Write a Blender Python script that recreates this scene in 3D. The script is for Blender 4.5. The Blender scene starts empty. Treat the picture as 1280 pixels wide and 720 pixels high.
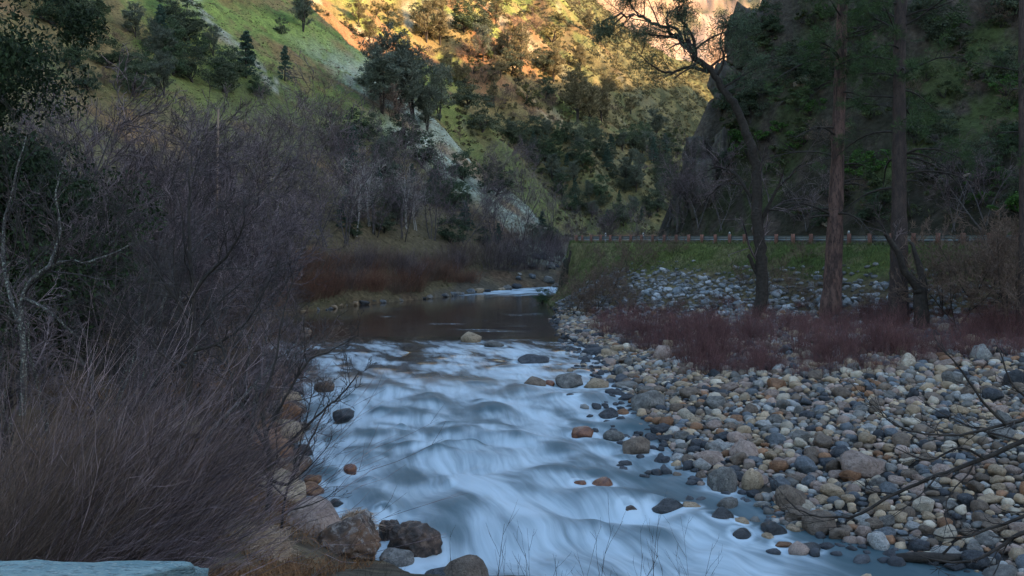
import bpy, math, random
import numpy as np
from mathutils import noise as mnoise, Vector

S = bpy.context.scene
COL = S.collection
F, CAMH, HZ = 1256.0, 6.5, 298.0          # focal length in photo pixels, eye height over the pool, horizon row
RNG = np.random.default_rng(11)
random.seed(11)

# ------------------------------------------------------------------ mapping
def at(px, py, Y):
    """a point of the place seen at photo pixel (px, py), Y metres ahead"""
    return np.array([(px - 640.0) / F * Y, Y, CAMH - (py - HZ) / F * Y])
def proj(p):
    y = max(p[1], .1)
    return 640 + F * p[0] / y, HZ - F * (p[2] - CAMH) / y

# ------------------------------------------------------------------ noise
_perm = np.random.default_rng(5).permutation(256)
_perm = np.concatenate([_perm, _perm])
_val = np.random.default_rng(6).uniform(-1, 1, 256)
def vn(x, y, s=0):
    x = np.asarray(x, float) + s * 17.37; y = np.asarray(y, float) - s * 9.71
    xi = np.floor(x).astype(int); yi = np.floor(y).astype(int)
    fx = x - xi; fy = y - yi
    fx = fx * fx * fx * (fx * (fx * 6 - 15) + 10); fy = fy * fy * fy * (fy * (fy * 6 - 15) + 10)
    def h(a, b): return _val[_perm[(_perm[a & 255] + b) & 255]]
    v0 = h(xi, yi) * (1 - fx) + h(xi + 1, yi) * fx
    v1 = h(xi, yi + 1) * (1 - fx) + h(xi + 1, yi + 1) * fx
    return v0 * (1 - fy) + v1 * fy
def fbm(x, y, s=0, o=4, g=.5):
    t = 0; a = 1; n = 0
    for k in range(o):
        t = t + a * vn(x * 2 ** k, y * 2 ** k, s + k * 3.1); n += a; a *= g
    return t / n
def sstep(a, b, x):
    t = np.clip((x - a) / (b - a), 0, 1); return t * t * (3 - 2 * t)
def lerp(a, b, t): return a + (b - a) * t

# ------------------------------------------------------------------ meshes
def mesh(name, V, faces, smooth=True, attrs=None, matidx=None):
    V = np.asarray(V, np.float32)
    faces = [np.asarray(f, np.int32) for f in (faces if isinstance(faces, (list, tuple)) else [faces]) if len(f)]
    me = bpy.data.meshes.new(name)
    me.vertices.add(len(V)); me.vertices.foreach_set('co', V.ravel())
    li = np.concatenate([f.ravel() for f in faces])
    tot = np.concatenate([np.full(len(f), f.shape[1], np.int32) for f in faces])
    st = np.concatenate([[0], np.cumsum(tot)[:-1]]).astype(np.int32)
    me.loops.add(len(li)); me.loops.foreach_set('vertex_index', li)
    me.polygons.add(len(tot)); me.polygons.foreach_set('loop_start', st); me.polygons.foreach_set('loop_total', tot)
    if smooth: me.polygons.foreach_set('use_smooth', np.ones(len(tot), bool))
    if matidx is not None: me.polygons.foreach_set('material_index', np.asarray(matidx, np.int32))
    for k, a in (attrs or {}).items():
        a = np.asarray(a, np.float32)
        if a.ndim == 1:
            at_ = me.attributes.new(k, 'FLOAT', 'POINT'); at_.data.foreach_set('value', a)
        elif a.shape[1] == 2:
            at_ = me.attributes.new(k, 'FLOAT2', 'POINT'); at_.data.foreach_set('vector', a.ravel())
        else:
            at_ = me.attributes.new(k, 'FLOAT_COLOR', 'POINT')
            at_.data.foreach_set('color', np.concatenate([a[:, :3], np.ones((len(a), 1), np.float32)], 1).ravel())
    me.update(calc_edges=True)
    return me

class MB:
    """collects vertices and faces of one mesh"""
    def __init__(s): s.V = []; s.Fq = []; s.n = 0; s.mi = []
    def add(s, V, Fc):
        V = np.asarray(V, np.float32).reshape(-1, 3)
        if len(V) == 0 or len(Fc) == 0: return s
        s.V.append(V); s.Fq.append(np.asarray(Fc, np.int32) + s.n); s.n += len(V); return s
    def me(s, name, mat=None, smooth=True):
        m = mesh(name, np.concatenate(s.V), s.Fq, smooth)
        if mat: m.materials.append(mat)
        return m

THINGS = []                                    # every labelled thing, for the labels
def link(name, data, parent=None, loc=None):
    o = bpy.data.objects.new(name, data); COL.objects.link(o)
    if parent is not None: o.parent = parent
    if loc is not None: o.location = loc
    return o
def tag(o, cat, label=None, group=None, base=None, zone='', mid=None, size=1.0):
    """label: ready text; or base + zone, made unique at the end by order among its look-alikes"""
    o['category'] = cat
    if label: o['label'] = label
    if group: o['group'] = group
    THINGS.append(dict(o=o, label=label, base=base, zone=zone, size=size, mid=mid if mid is not None else tuple(o.location)))
    return o
def root(name, loc, rz=0.0, sc=1.0):
    o = link(name, None, None, loc); o.rotation_euler = (0, 0, rz); o.scale = (sc, sc, sc) if np.isscalar(sc) else sc
    o.empty_display_size = .3
    return o
def copy_tree(src, loc, rz=0.0, sc=1.0):
    r = src.copy(); COL.objects.link(r)
    r.location = loc; r.rotation_euler = (0, 0, rz); r.scale = (sc, sc, sc) if np.isscalar(sc) else sc
    for ch in list(src.children):
        c = ch.copy(); COL.objects.link(c); c.parent = r
        for g in list(ch.children):
            d = g.copy(); COL.objects.link(d); d.parent = c
    return r
def struct(name, me): 
    o = link(name, me); o['kind'] = 'structure'; return o

# ------------------------------------------------------------------ tubes, twigs, leaves
def tubes(P, R, sides=3):
    """P (M,N,3) paths, R (M,N) radii -> verts, quads"""
    P = np.asarray(P, float); R = np.asarray(R, float); M, N, _ = P.shape
    T = np.gradient(P, axis=1); T /= np.linalg.norm(T, axis=2, keepdims=True) + 1e-9
    ref = np.where(np.abs(T[:, :1, 2:3]) > .85, np.array([[[1., 0, 0]]]), np.array([[[0, 0, 1.]]]))
    A = np.cross(T, np.broadcast_to(ref, T.shape)); A /= np.linalg.norm(A, axis=2, keepdims=True) + 1e-9
    B = np.cross(T, A)
    ang = np.arange(sides) * 2 * np.pi / sides
    V = P[:, :, None, :] + R[:, :, None, None] * (A[:, :, None, :] * np.cos(ang)[None, None, :, None] + B[:, :, None, :] * np.sin(ang)[None, None, :, None])
    i = np.arange(N - 1)[:, None]; k = np.arange(sides)[None, :]; k2 = (k + 1) % sides
    q = np.stack([i * sides + k, i * sides + k2, (i + 1) * sides + k2, (i + 1) * sides + k], -1).reshape(-1, 4)
    Q = (q[None] + (np.arange(M) * N * sides)[:, None, None]).reshape(-1, 4)
    return V.reshape(-1, 3), Q
def unit(v): return v / (np.linalg.norm(v, axis=-1, keepdims=True) + 1e-9)
def walk(start, d, L, N, wander=.15, trop=(0, 0, 0), rng=RNG):
    """M paths of N points: start (M,3), direction d (M,3), length L (M,)"""
    M = len(start); P = np.zeros((M, N, 3)); P[:, 0] = start; d = unit(np.asarray(d, float)); tr = np.asarray(trop, float)
    for k in range(1, N):
        P[:, k] = P[:, k - 1] + d * (L / (N - 1))[:, None]
        d = unit(d + rng.normal(0, wander, (M, 3)) + tr / (N - 1))
    return P
def grow(P, R, n, ang, ratio, N=5, wander=.15, trop=(0, 0, .3), rr=.5, t0=.25, tip=.25, rng=RNG, jit=.35, rmin=.002):
    """n children on each path of P"""
    M, K, _ = P.shape
    idx = np.repeat(np.arange(M), n)
    t = np.clip((t0 + (1 - t0) * (np.tile(np.arange(n), M) + rng.uniform(0, 1, M * n)) / n), 0, .999) * (K - 1)
    k = t.astype(int); f = (t - k)[:, None]
    st = P[idx, k] * (1 - f) + P[idx, k + 1] * f
    T = unit(P[idx, k + 1] - P[idx, k])
    r0 = R[idx, k] * (1 - f[:, 0]) + R[idx, k + 1] * f[:, 0]
    Lp = np.linalg.norm(np.diff(P, axis=1), axis=2).sum(1)[idx]
    perp = unit(np.cross(T, rng.normal(0, 1, T.shape)))
    a = ang * rng.uniform(.6, 1.35, M * n)
    d = T * np.cos(a)[:, None] + perp * np.sin(a)[:, None]
    L = Lp * ratio * rng.uniform(1 - jit, 1 + jit, M * n) * (1.15 - .6 * t / (K - 1))
    P2 = walk(st, d, L, N, wander, trop, rng)
    rb = np.maximum(r0 * rr, rmin)
    R2 = rb[:, None] * np.linspace(1, tip, N)[None, :]
    return P2, R2
def leaves(C, size, aspect=1.0, rng=RNG, droop=0.0, dirs=None):
    """quads at C (n,3) with random facing"""
    n = len(C); a = unit(rng.normal(0, 1, (n, 3))) if dirs is None else unit(dirs)
    b = unit(np.cross(a, rng.normal(0, 1, (n, 3))))
    s = (np.asarray(size) * rng.uniform(.6, 1.4, n))[:, None]
    a = a * s; b = b * s * aspect
    V = np.stack([C - a * .9, C + b * .5 - a * .1, C + a * .9, C - b * .5 + a * .05], 1).reshape(-1, 3)
    return V, np.arange(n * 4).reshape(-1, 4)
def ico(sub):
    import bmesh
    bm = bmesh.new(); bmesh.ops.create_icosphere(bm, subdivisions=sub, radius=1)
    V = np.array([v.co[:] for v in bm.verts]); Fc = np.array([[v.index for v in f.verts] for f in bm.faces]); bm.free()
    return V, Fc
def n3(V, scale, seed):
    return np.array([mnoise.noise(Vector((v[0] * scale + seed * 7.3, v[1] * scale - seed * 3.1, v[2] * scale + seed))) for v in V])
def box(x0, x1, y0, y1, z0, z1):
    V = [(x, y, z) for x in (x0, x1) for y in (y0, y1) for z in (z0, z1)]
    return np.array(V), np.array([[0, 1, 3, 2], [4, 6, 7, 5], [0, 4, 5, 1], [2, 3, 7, 6], [0, 2, 6, 4], [1, 5, 7, 3]])

# ------------------------------------------------------------------ materials
def mat(name, col, col2=None, rough=.85, scale=3.0, detail=5.0, island=0.0, objvar=0.0, bump=0.0, bscale=None, spec=.3, trans=0.0, speck=None, coords='Object', stretch=None, contrast=(.35, .65), col3=None, s3=.7):
    m = bpy.data.materials.new(name); m.use_nodes = True
    nt = m.node_tree; N = nt.nodes; L = nt.links
    b = N['Principled BSDF']; b.inputs['Roughness'].default_value = rough
    b.inputs['Specular IOR Level'].default_value = spec
    tc = N.new('ShaderNodeTexCoord'); vec = tc.outputs[coords]
    if stretch:
        mp = N.new('ShaderNodeMapping'); mp.inputs['Scale'].default_value = stretch; L.new(vec, mp.inputs['Vector']); vec = mp.outputs['Vector']
    def noise(sc, dt=detail):
        n = N.new('ShaderNodeTexNoise'); n.inputs['Scale'].default_value = sc; n.inputs['Detail'].default_value = dt
        n.inputs['Roughness'].default_value = .62; L.new(vec, n.inputs['Vector']); return n.outputs['Fac']
    def ramp(fac, a, c, lo, hi):
        r = N.new('ShaderNodeValToRGB'); L.new(fac, r.inputs['Fac'])
        r.color_ramp.elements[0].position = lo; r.color_ramp.elements[0].color = (*a, 1)
        r.color_ramp.elements[1].position = hi; r.color_ramp.elements[1].color = (*c, 1); return r.outputs['Color']
    def mix(fac, a, c, mode='MIX'):
        x = N.new('ShaderNodeMix'); x.data_type = 'RGBA'; x.blend_type = mode
        if isinstance(fac, (int, float)): x.inputs[0].default_value = fac
        else: L.new(fac, x.inputs[0])
        for k, s_ in ((6, a), (7, c)):
            if isinstance(s_, tuple): x.inputs[k].default_value = (*s_, 1)
            else: L.new(s_, x.inputs[k])
        return x.outputs[2]
    out = ramp(noise(scale), col, col2 or col, *contrast)
    if col3:
        out = mix(ramp(noise(scale * s3 * 3.7), (0, 0, 0), (1, 1, 1), .52, .66), out, col3)
    if speck:
        out = mix(ramp(noise(scale * 9, 2), (0, 0, 0), (1, 1, 1), .55, .7), out, speck)
    if island or objvar:
        hs = N.new('ShaderNodeHueSaturation'); L.new(out, hs.inputs['Color'])
        mr = N.new('ShaderNodeMapRange'); 
        if island:
            g = N.new('ShaderNodeNewGeometry'); L.new(g.outputs['Random Per Island'], mr.inputs['Value'])
        else:
            oi = N.new('ShaderNodeObjectInfo'); L.new(oi.outputs['Random'], mr.inputs['Value'])
        v = island or objvar
        mr.inputs['To Min'].default_value = 1 - v; mr.inputs['To Max'].default_value = 1 + v
        L.new(mr.outputs['Result'], hs.inputs['Value']); out = hs.outputs['Color']
        if island and objvar:
            oi = N.new('ShaderNodeObjectInfo'); m2 = N.new('ShaderNodeMapRange'); L.new(oi.outputs['Random'], m2.inputs['Value'])
            m2.inputs['To Min'].default_value = 1 - objvar; m2.inputs['To Max'].default_value = 1 + objvar
            h2 = N.new('ShaderNodeHueSaturation'); L.new(out, h2.inputs['Color']); L.new(m2.outputs['Result'], h2.inputs['Value']); out = h2.outputs['Color']
    L.new(out, b.inputs['Base Color'])
    if bump:
        bn = N.new('ShaderNodeBump'); bn.inputs['Strength'].default_value = bump; bn.inputs['Distance'].default_value = .05
        L.new(noise(bscale or scale * 4), bn.inputs['Height']); L.new(bn.outputs['Normal'], b.inputs['Normal'])
    if trans:
        t = N.new('ShaderNodeBsdfTranslucent'); L.new(out, t.inputs['Color'])
        ms = N.new('ShaderNodeMixShader'); ms.inputs[0].default_value = trans
        L.new(b.outputs[0], ms.inputs[1]); L.new(t.outputs[0], ms.inputs[2]); L.new(ms.outputs[0], N['Material Output'].inputs['Surface'])
    return m
# ------------------------------------------------------------------ the lie of the land
ZW_Y = np.array([-60, 10, 23, 30, 40, 50, 60, 66.5, 110, 125, 400.]); ZW_Z = np.array([-2.6, -1.6, -1.15, -.9, -.6, -.35, -.15, 0, 0.02, .35, 1.5])
def zw(y): return np.interp(y, ZW_Y, ZW_Z)
def onwater(px, py):
    Y = 40.0
    for _ in range(40): Y = .5 * Y + .5 * F * (CAMH - zw(Y)) / (py - HZ)
    return np.array([(px - 640) / F * Y, Y, zw(Y)])
LE = [onwater(*p) for p in ((515, 720), (490, 690), (440, 650), (385, 610), (375, 560), (365, 500), (345, 450), (318, 425), (322, 400), (430, 385))]
RE = [onwater(*p) for p in ((1075, 720), (995, 685), (965, 640), (885, 610), (835, 560), (800, 520), (778, 480), (742, 440), (705, 420), (697, 400), (690, 381))]
_ys = np.array([22.8, 25, 27.5, 30, 35, 40, 47, 58, 67, 80, 95.])
_l = np.interp(_ys, [p[1] for p in LE], [p[0] for p in LE]); _r = np.interp(_ys, [p[1] for p in RE], [p[0] for p in RE])
RIV = np.array([(60, -70, 7), (42, -30, 7), (25, -4, 7), (13.5, 12, 6.2)] + [((a + b) / 2, y, (b - a) / 2) for a, b, y in zip(_l, _r, _ys)]
               + [(-2.5, 109, 5.4), (3.5, 119, 5.2), (12, 127, 5.2), (28, 138, 6), (60, 158, 7), (120, 185, 8), (200, 200, 8), (300, 260, 8)])
ROAD = np.array([(100, -104.), (64, -25), (46, 15.5), (24, 66), (6.7, 104), (7.0, 111), (12, 120), (24, 131), (60, 148), (120, 172), (200, 186), (300, 245)])
def polydist(x, y, P):
    """distance to a polyline, side (+ = right of travel), param along"""
    best = np.full(x.shape, 1e9); side = np.ones(x.shape); par = np.zeros(x.shape)
    for i in range(len(P) - 1):
        ax, ay = P[i][:2]; bx, by = P[i + 1][:2]; dx, dy = bx - ax, by - ay; l2 = dx * dx + dy * dy
        t = np.clip(((x - ax) * dx + (y - ay) * dy) / l2, 0, 1)
        d = np.hypot(x - ax - t * dx, y - ay - t * dy)
        m = d < best - 1e-6
        best = np.where(m, d, best); par = np.where(m, i + t, par)
        cr = (x - ax) * dy - (y - ay) * dx
        side = np.where(m, np.sign(cr), side)
    return best, side, par
def smax(a, b, k):
    h = np.clip(.5 + .5 * (a - b) / k, 0, 1); return b * (1 - h) + a * h + k * h * (1 - h)
def river_frame(x, y):
    d, s, p = polydist(x, y, RIV); hw = np.interp(p, np.arange(len(RIV)), RIV[:, 2]); return d - hw, s, p, d
def land(x, y, full=False):
    x = np.asarray(x, float); y = np.asarray(y, float)
    dw, side, par, _ = river_frame(x, y)
    w = zw(y)
    e, es, ep = polydist(x, y, ROAD); e = e * es                         # + = hill side of the road edge
    n1 = fbm(x / 3.0, y / 3.0, 1); n2 = fbm(x / 14, y / 14, 2); n3_ = fbm(x / 45, y / 45, 3, 5)
    bed = w - .35 - .5 * sstep(0, -2.5, dw)
    # left bank and terrace
    ter = w + np.minimum(dw * .42, 1.7) + .035 * dw + .25 * n1 * sstep(.5, 3, dw)
    mound = 4.9 - .29 * np.maximum(0, y - 3) - .18 * np.maximum(0, x - 1.5) - .05 * np.maximum(0, -x - 3) + .18 * n1
    ter = np.maximum(ter, np.minimum(mound, w + .25 + dw * 1.6))
    A1 = -.617 * x + .308 * y - 38.6; A2 = lerp(61, 6, 0) + (-1.17) * (x + 46.7) - .123 * (y - 230)
    ridge = 1.6 * n2 + 3.2 * n3_
    A = np.minimum(A1 + ridge, A2 + ridge)
    gul = fbm((x * .9 + y * .75) / 34, (x - y) / 190, 7, 5)
    B1 = -.67 * x + .507 * y - 115 + 11 * gul + 3.0 * n2
    B = np.minimum(B1, .02 * x + 130 + 0 * y - .67 * x + 40 - .35 * (y - 560) - 0.0 + 9 * gul)
    C = (y - 700) * .62 + 60 * fbm(x / 170, y / 260, 9, 6) - .05 * x
    E = np.interp(y, [60, 120, 205, 380, 600], [165, 155, 92, 101, 118]) * sstep(125, 310, x) + 8 * n3_  # unseen right-hand ridge, heights shaped to cast the far slope's shadow
    E = np.where(x < 125, -99, E)
    left = smax(smax(ter, A, 2.0), smax(B, np.maximum(C, E), 3.0), 3.0)
    left = np.minimum(left, 410 + 12 * n3_)
    # right bank: bar, embankment, road bench, cliff
    lump = .35 * sstep(3, 10, dw) * (.5 + .5 * n2)
    bar = w + .02 + np.minimum(.11 * dw, 1.0 + .05 * dw) + lump + .1 * n1 * sstep(.2, 2, dw)
    tip = sstep(86, 104, y)
    slope = lerp(.52, 1.0, sstep(84, 96, y)) + 3.0 * sstep(96, 105, y)
    emb = 6.05 + (e + .6) * slope + .28 * n1 * sstep(-.8, -3, e) + .25 * n2 * sstep(-.8, -3, e)
    r1 = smax(bar, emb, .4)
    eh = np.maximum(e - 8.5, 0)
    cl = sstep(84, 112, y) * (1 - sstep(118, 150, x))
    rise = lerp(.78 * eh, 1.0 * np.minimum(eh * 2.9, 34) + .7 * np.maximum(eh - 11, 0), cl)
    rockn = fbm(x / 7, y / 7, 12, 5)
    D = 6.1 + rise + (1.5 * n1 * .4 + 3.5 * n2 + 4.5 * n3_ * sstep(8, 40, eh) + cl * 5.0 * (rockn - np.abs(fbm(x / 5, y / 5, 13, 3)))) * sstep(0, 7, eh)
    D = np.minimum(D, 165 + 10 * n3_)
    D = np.maximum(D, np.where(eh > 20, E, -99))
    right = np.where(e < -.6, np.minimum(r1, 6.05), np.where(e < 8.5, 6.05, D))
    z = np.where(dw < 0, bed, np.where(side < 0, left, right))
    if not full: return z
    reg = np.zeros(x.shape, int)
    reg[(side < 0)] = 0
    ls = (side < 0) & (dw > 0)
    reg[ls & (A > ter - .5)] = 4; reg[ls & (B > np.maximum(A, ter))] = 5; reg[ls & (np.maximum(C, E) > np.maximum(np.maximum(A, B), ter))] = 6
    rs = (side > 0) & (dw > 0)
    reg[rs] = 1; reg[rs & (emb > bar)] = 2; reg[rs & (e > 8.3)] = 3
    return z, reg, dict(dw=dw, side=side, e=e, n1=n1, n2=n2, n3=n3_, A1=A1, A2=A2, gul=gul, bar=bar, emb=emb, cl=cl, eh=eh, rockn=rockn, ter=ter)
def H1(x, y): return float(land(np.array([x]), np.array([y]))[0])
def hit(px, py, lo=4, hi=1700):
    """where the sight line through a photo pixel meets the land"""
    Y = np.geomspace(lo, hi, 2600); X = (px - 640) / F * Y; Z = CAMH - (py - HZ) / F * Y
    g = land(X, Y); k = np.argmax(g >= Z)
    return np.array([X[k], Y[k], g[k]])

# one sheet, sampled finely where it is seen, that runs all the way round
th = np.concatenate([np.linspace(-180, -40, 60)[:-1], np.linspace(-40, 40, 840)[:-1], np.linspace(40, 90, 90)[:-1], np.linspace(90, 180, 30)]) * np.pi / 180
rr = np.concatenate([np.linspace(.6, 20, 70)[:-1], np.geomspace(20, 130, 250)[:-1], np.linspace(130, 620, 270)[:-1], np.geomspace(620, 3000, 70)])
TH, RR = np.meshgrid(th, rr)
gx = RR * np.sin(TH); gy = RR * np.cos(TH)
gz, greg, gi = land(gx.ravel(), gy.ravel(), True)
nt_, nr_ = len(th), len(rr)
gV = np.stack([gx.ravel(), gy.ravel(), gz], 1)
# ground cover: the colour of what grows or lies there, with some shade painted in
def cover(x, y, z, reg, q):
    c = np.zeros((len(x), 3))
    nz = fbm(x / 6, y / 6, 21, 5); nb = fbm(x / 30, y / 30, 22, 5); nf = fbm(x / 1.6, y / 1.6, 23, 3)
    G = np.array((.080, .115, .030)); G2 = np.array((.135, .155, .042)); O = np.array((.175, .13, .055)); BR = np.array((.19, .105, .052)); DK = np.array((.04, .05, .025)); PALE = np.array((.33, .36, .28)); SOIL = np.array((.085, .07, .05))
    def m(a, b, t): return a * (1 - t)[:, None] + b * t[:, None]
    one = np.ones((len(x), 1))
    ground = m(SOIL * one, np.array((.12, .075, .045)) * one, sstep(-.2, .4, nz))
    ground = m(ground, np.array((.16, .12, .07)) * one, sstep(.1, .5, nf) * .6)
    gravel = m(np.array((.030, .028, .026)) * one, np.array((.062, .054, .046)) * one, sstep(-.3, .4, nf))  # darkened to paint shade into the gaps between cobbles
    e = q['e']
    emb = m(m(G * .75 * one, G2 * .8 * one, sstep(-.3, .4, nz)), np.array((.09, .075, .045)) * one, sstep(-3.2, -5.2, e + 1.6 * nz))
    emb = m(emb, np.array((.14, .115, .06)) * one, sstep(-.05, .35, nf + .6 * nb) * .7)
    emb = m(emb, np.array((.15, .13, .06)) * one, sstep(90, 98, y) * .6)
    D = m(np.array((.030, .028, .018)) * one, np.array((.052, .064, .023)) * one, sstep(-.15, .35, nz + .4 * nb))
    D = m(D, np.array((.07, .054, .042)) * one, sstep(.1, .5, nf + .5 * nb))
    rock = m(np.array((.03, .028, .024)) * one, np.array((.10, .085, .068)) * one, sstep(-.4, .5, q['rockn'] + .5 * nf))
    D = m(D, rock, q['cl'] * sstep(24, 14, q['eh'] + 8 * nz))
    shelf = (e > -.6) & (e <= 8.5)
    D[shelf] = (.10, .09, .075)
    da = q['A2'] - q['A1']                                                  # 0 along the crest of the near spur
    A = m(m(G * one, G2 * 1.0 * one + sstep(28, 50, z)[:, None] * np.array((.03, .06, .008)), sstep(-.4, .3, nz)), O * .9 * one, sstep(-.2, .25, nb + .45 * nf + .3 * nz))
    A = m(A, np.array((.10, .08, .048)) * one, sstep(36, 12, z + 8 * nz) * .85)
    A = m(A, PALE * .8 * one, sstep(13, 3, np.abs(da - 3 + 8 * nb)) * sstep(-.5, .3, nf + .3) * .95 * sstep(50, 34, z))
    st = polydist(x + 2.5 * nz, y + 2.5 * nf, STREAK)[0]                     # stony streak down the fall line
    A = m(A, np.array((.30, .29, .25)) * one, sstep(3.4, .6, st) * sstep(-.4, .3, nf) * .8)
    A = m(A, BR * one, sstep(.25, .6, fbm(x / 10, y / 10, 25)) * .7)
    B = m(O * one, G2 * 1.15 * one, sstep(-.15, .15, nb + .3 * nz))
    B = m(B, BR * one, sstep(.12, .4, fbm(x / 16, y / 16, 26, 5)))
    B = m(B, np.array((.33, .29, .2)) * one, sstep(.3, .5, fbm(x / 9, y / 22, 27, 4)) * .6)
    B = m(B, np.array((.062, .072, .032)) * one, sstep(56, 26, z + 10 * nz) * .75)  # lower slope darkened in its colour, standing for shade below the sunlit part
    chap = sstep(-18, 30, .8 * x - (q['gul'] * 30) + .22 * (z - 60) - 8 + 14 * nz)
    B = m(B, m(np.array((.055, .06, .03)) * one, np.array((.13, .115, .05)) * one, sstep(-.2, .5, nf + nz * .5)), chap * .9)
    Cc = m(np.array((.36, .25, .18)) * one, np.array((.22, .15, .10)) * one, sstep(-.2, .4, fbm(x / 40, y / 60, 28, 6)))
    Cc = m(Cc, np.array((.13, .115, .065)) * one, sstep(.15, .35, fbm(x / 22, y / 40, 29, 5)))
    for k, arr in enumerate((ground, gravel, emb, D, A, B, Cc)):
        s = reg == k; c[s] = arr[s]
    c *= (1 + .25 * fbm(x / .7, y / .7, 31, 2))[:, None]
    return np.clip(c, .01, .6)
STREAK = np.array([hit(222, -40)[:2], hit(252, 15)[:2], hit(300, 60)[:2], hit(348, 108)[:2]])
gc = cover(gx.ravel(), gy.ravel(), gz, greg, gi)
def land_mat():
    m = mat('land_cover', (1, 1, 1), rough=.95, spec=.1)
    nt = m.node_tree; N = nt.nodes; L = nt.links; b = N['Principled BSDF']
    a = N.new('ShaderNodeAttribute'); a.attribute_name = 'cover'
    tc = N.new('ShaderNodeTexCoord')
    def nz(sc, dt):
        n = N.new('ShaderNodeTexNoise'); n.inputs['Scale'].default_value = sc; n.inputs['Detail'].default_value = dt; n.inputs['Roughness'].default_value = .68
        L.new(tc.outputs['Object'], n.inputs['Vector']); return n.outputs['Fac']
    r = N.new('ShaderNodeMapRange'); L.new(nz(2.2, 7), r.inputs['Value']); r.inputs['From Min'].default_value = .3; r.inputs['From Max'].default_value = .7; r.inputs['To Min'].default_value = .45; r.inputs['To Max'].default_value = 1.55
    x = N.new('ShaderNodeVectorMath'); x.operation = 'SCALE'; L.new(a.outputs['Color'], x.inputs[0]); L.new(r.outputs[0], x.inputs['Scale'])
    L.new(x.outputs['Vector'], b.inputs['Base Color'])
    bp = N.new('ShaderNodeBump'); bp.inputs['Strength'].default_value = .8; bp.inputs['Distance'].default_value = .5
    L.new(nz(1.3, 8), bp.inputs['Height']); L.new(bp.outputs[0], b.inputs['Normal'])
    return m
M_LAND = land_mat()
ii = np.arange(nr_ - 1)[:, None]; jj = np.arange(nt_ - 1)[None, :]
gq = np.stack([ii * nt_ + jj, (ii + 1) * nt_ + jj, (ii + 1) * nt_ + jj + 1, ii * nt_ + jj + 1], -1).reshape(-1, 4)[:, ::-1]
fr = greg[gq].max(1)
names = ['ground', 'gravel_bar', 'road_embankment', 'cliff_hillside', 'grassy_hill', 'sunlit_hill', 'far_mountain']
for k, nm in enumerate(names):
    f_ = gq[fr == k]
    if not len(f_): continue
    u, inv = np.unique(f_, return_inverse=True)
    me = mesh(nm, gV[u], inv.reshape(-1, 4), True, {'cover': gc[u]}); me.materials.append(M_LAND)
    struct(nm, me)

# road behind the guardrail: asphalt sheet with a painted line
def strip(P, a, b, z, n=90):
    t = np.linspace(0, len(P) - 1.001, n); k = t.astype(int); f = (t - k)[:, None]
    C = P[k] * (1 - f) + P[k + 1] * f
    T = unit(np.gradient(C, axis=0)); Nn = np.stack([T[:, 1], -T[:, 0]], 1)
    V = np.concatenate([np.c_[C + Nn * a, np.full(n, z)], np.c_[C + Nn * b, np.full(n, z)]])
    i = np.arange(n - 1); return V, np.stack([i, n + i, n + i + 1, i + 1], 1)
M_ASPH = mat('asphalt', (.045, .045, .047), (.06, .06, .06), scale=8, rough=.9)
M_YEL = mat('road_paint', (.55, .38, .04), (.4, .28, .05), scale=5, rough=.7)
V, q = strip(ROAD[1:9], .5, 7.4, 6.09); me = mesh('road', V, q); me.materials.append(M_ASPH); struct('road', me)
V, q = strip(ROAD[1:9], 3.9, 4.05, 6.096); me = mesh('road_marking', V, q); me.materials.append(M_YEL); struct('road_marking', me)

# ------------------------------------------------------------------ river
HUMPS = [(487, 487, 1.5, .16), (527, 502, 1.3, .18), (497, 517, 1.2, .14), (618, 514, 1.7, .2), (679, 510, 1.2, .12), (480, 541, 1.5, .2), (632, 549, 1.5, .25), (640, 564, 1.9, .32),
         (541, 570, 1.6, .24), (716, 575, 1.1, .18), (615, 580, 1.1, .16), (695, 596, 1.0, .16), (660, 614, 1.5, .26), (588, 636, 2.0, .36), (541, 598, 1.5, .24), (474, 641, 1.0, .28), (722, 626, .9, .25),
         (762, 630, 1.2, .22), (803, 628, .8, .18), (450, 575, 1.2, .2), (430, 545, 1.1, .16), (560, 540, 1.2, .16), (700, 660, 1.2, .2), (640, 668, 1.4, .22), (800, 680, 1.4, .2), (850, 655, 1.0, .15), (560, 664, 1.3, .2), (900, 690, 1.4, .15),
         (570, 480, 1.6, .1), (650, 490, 1.4, .1), (440, 500, 1.3, .12), (720, 540, 1.1, .14)]
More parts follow.
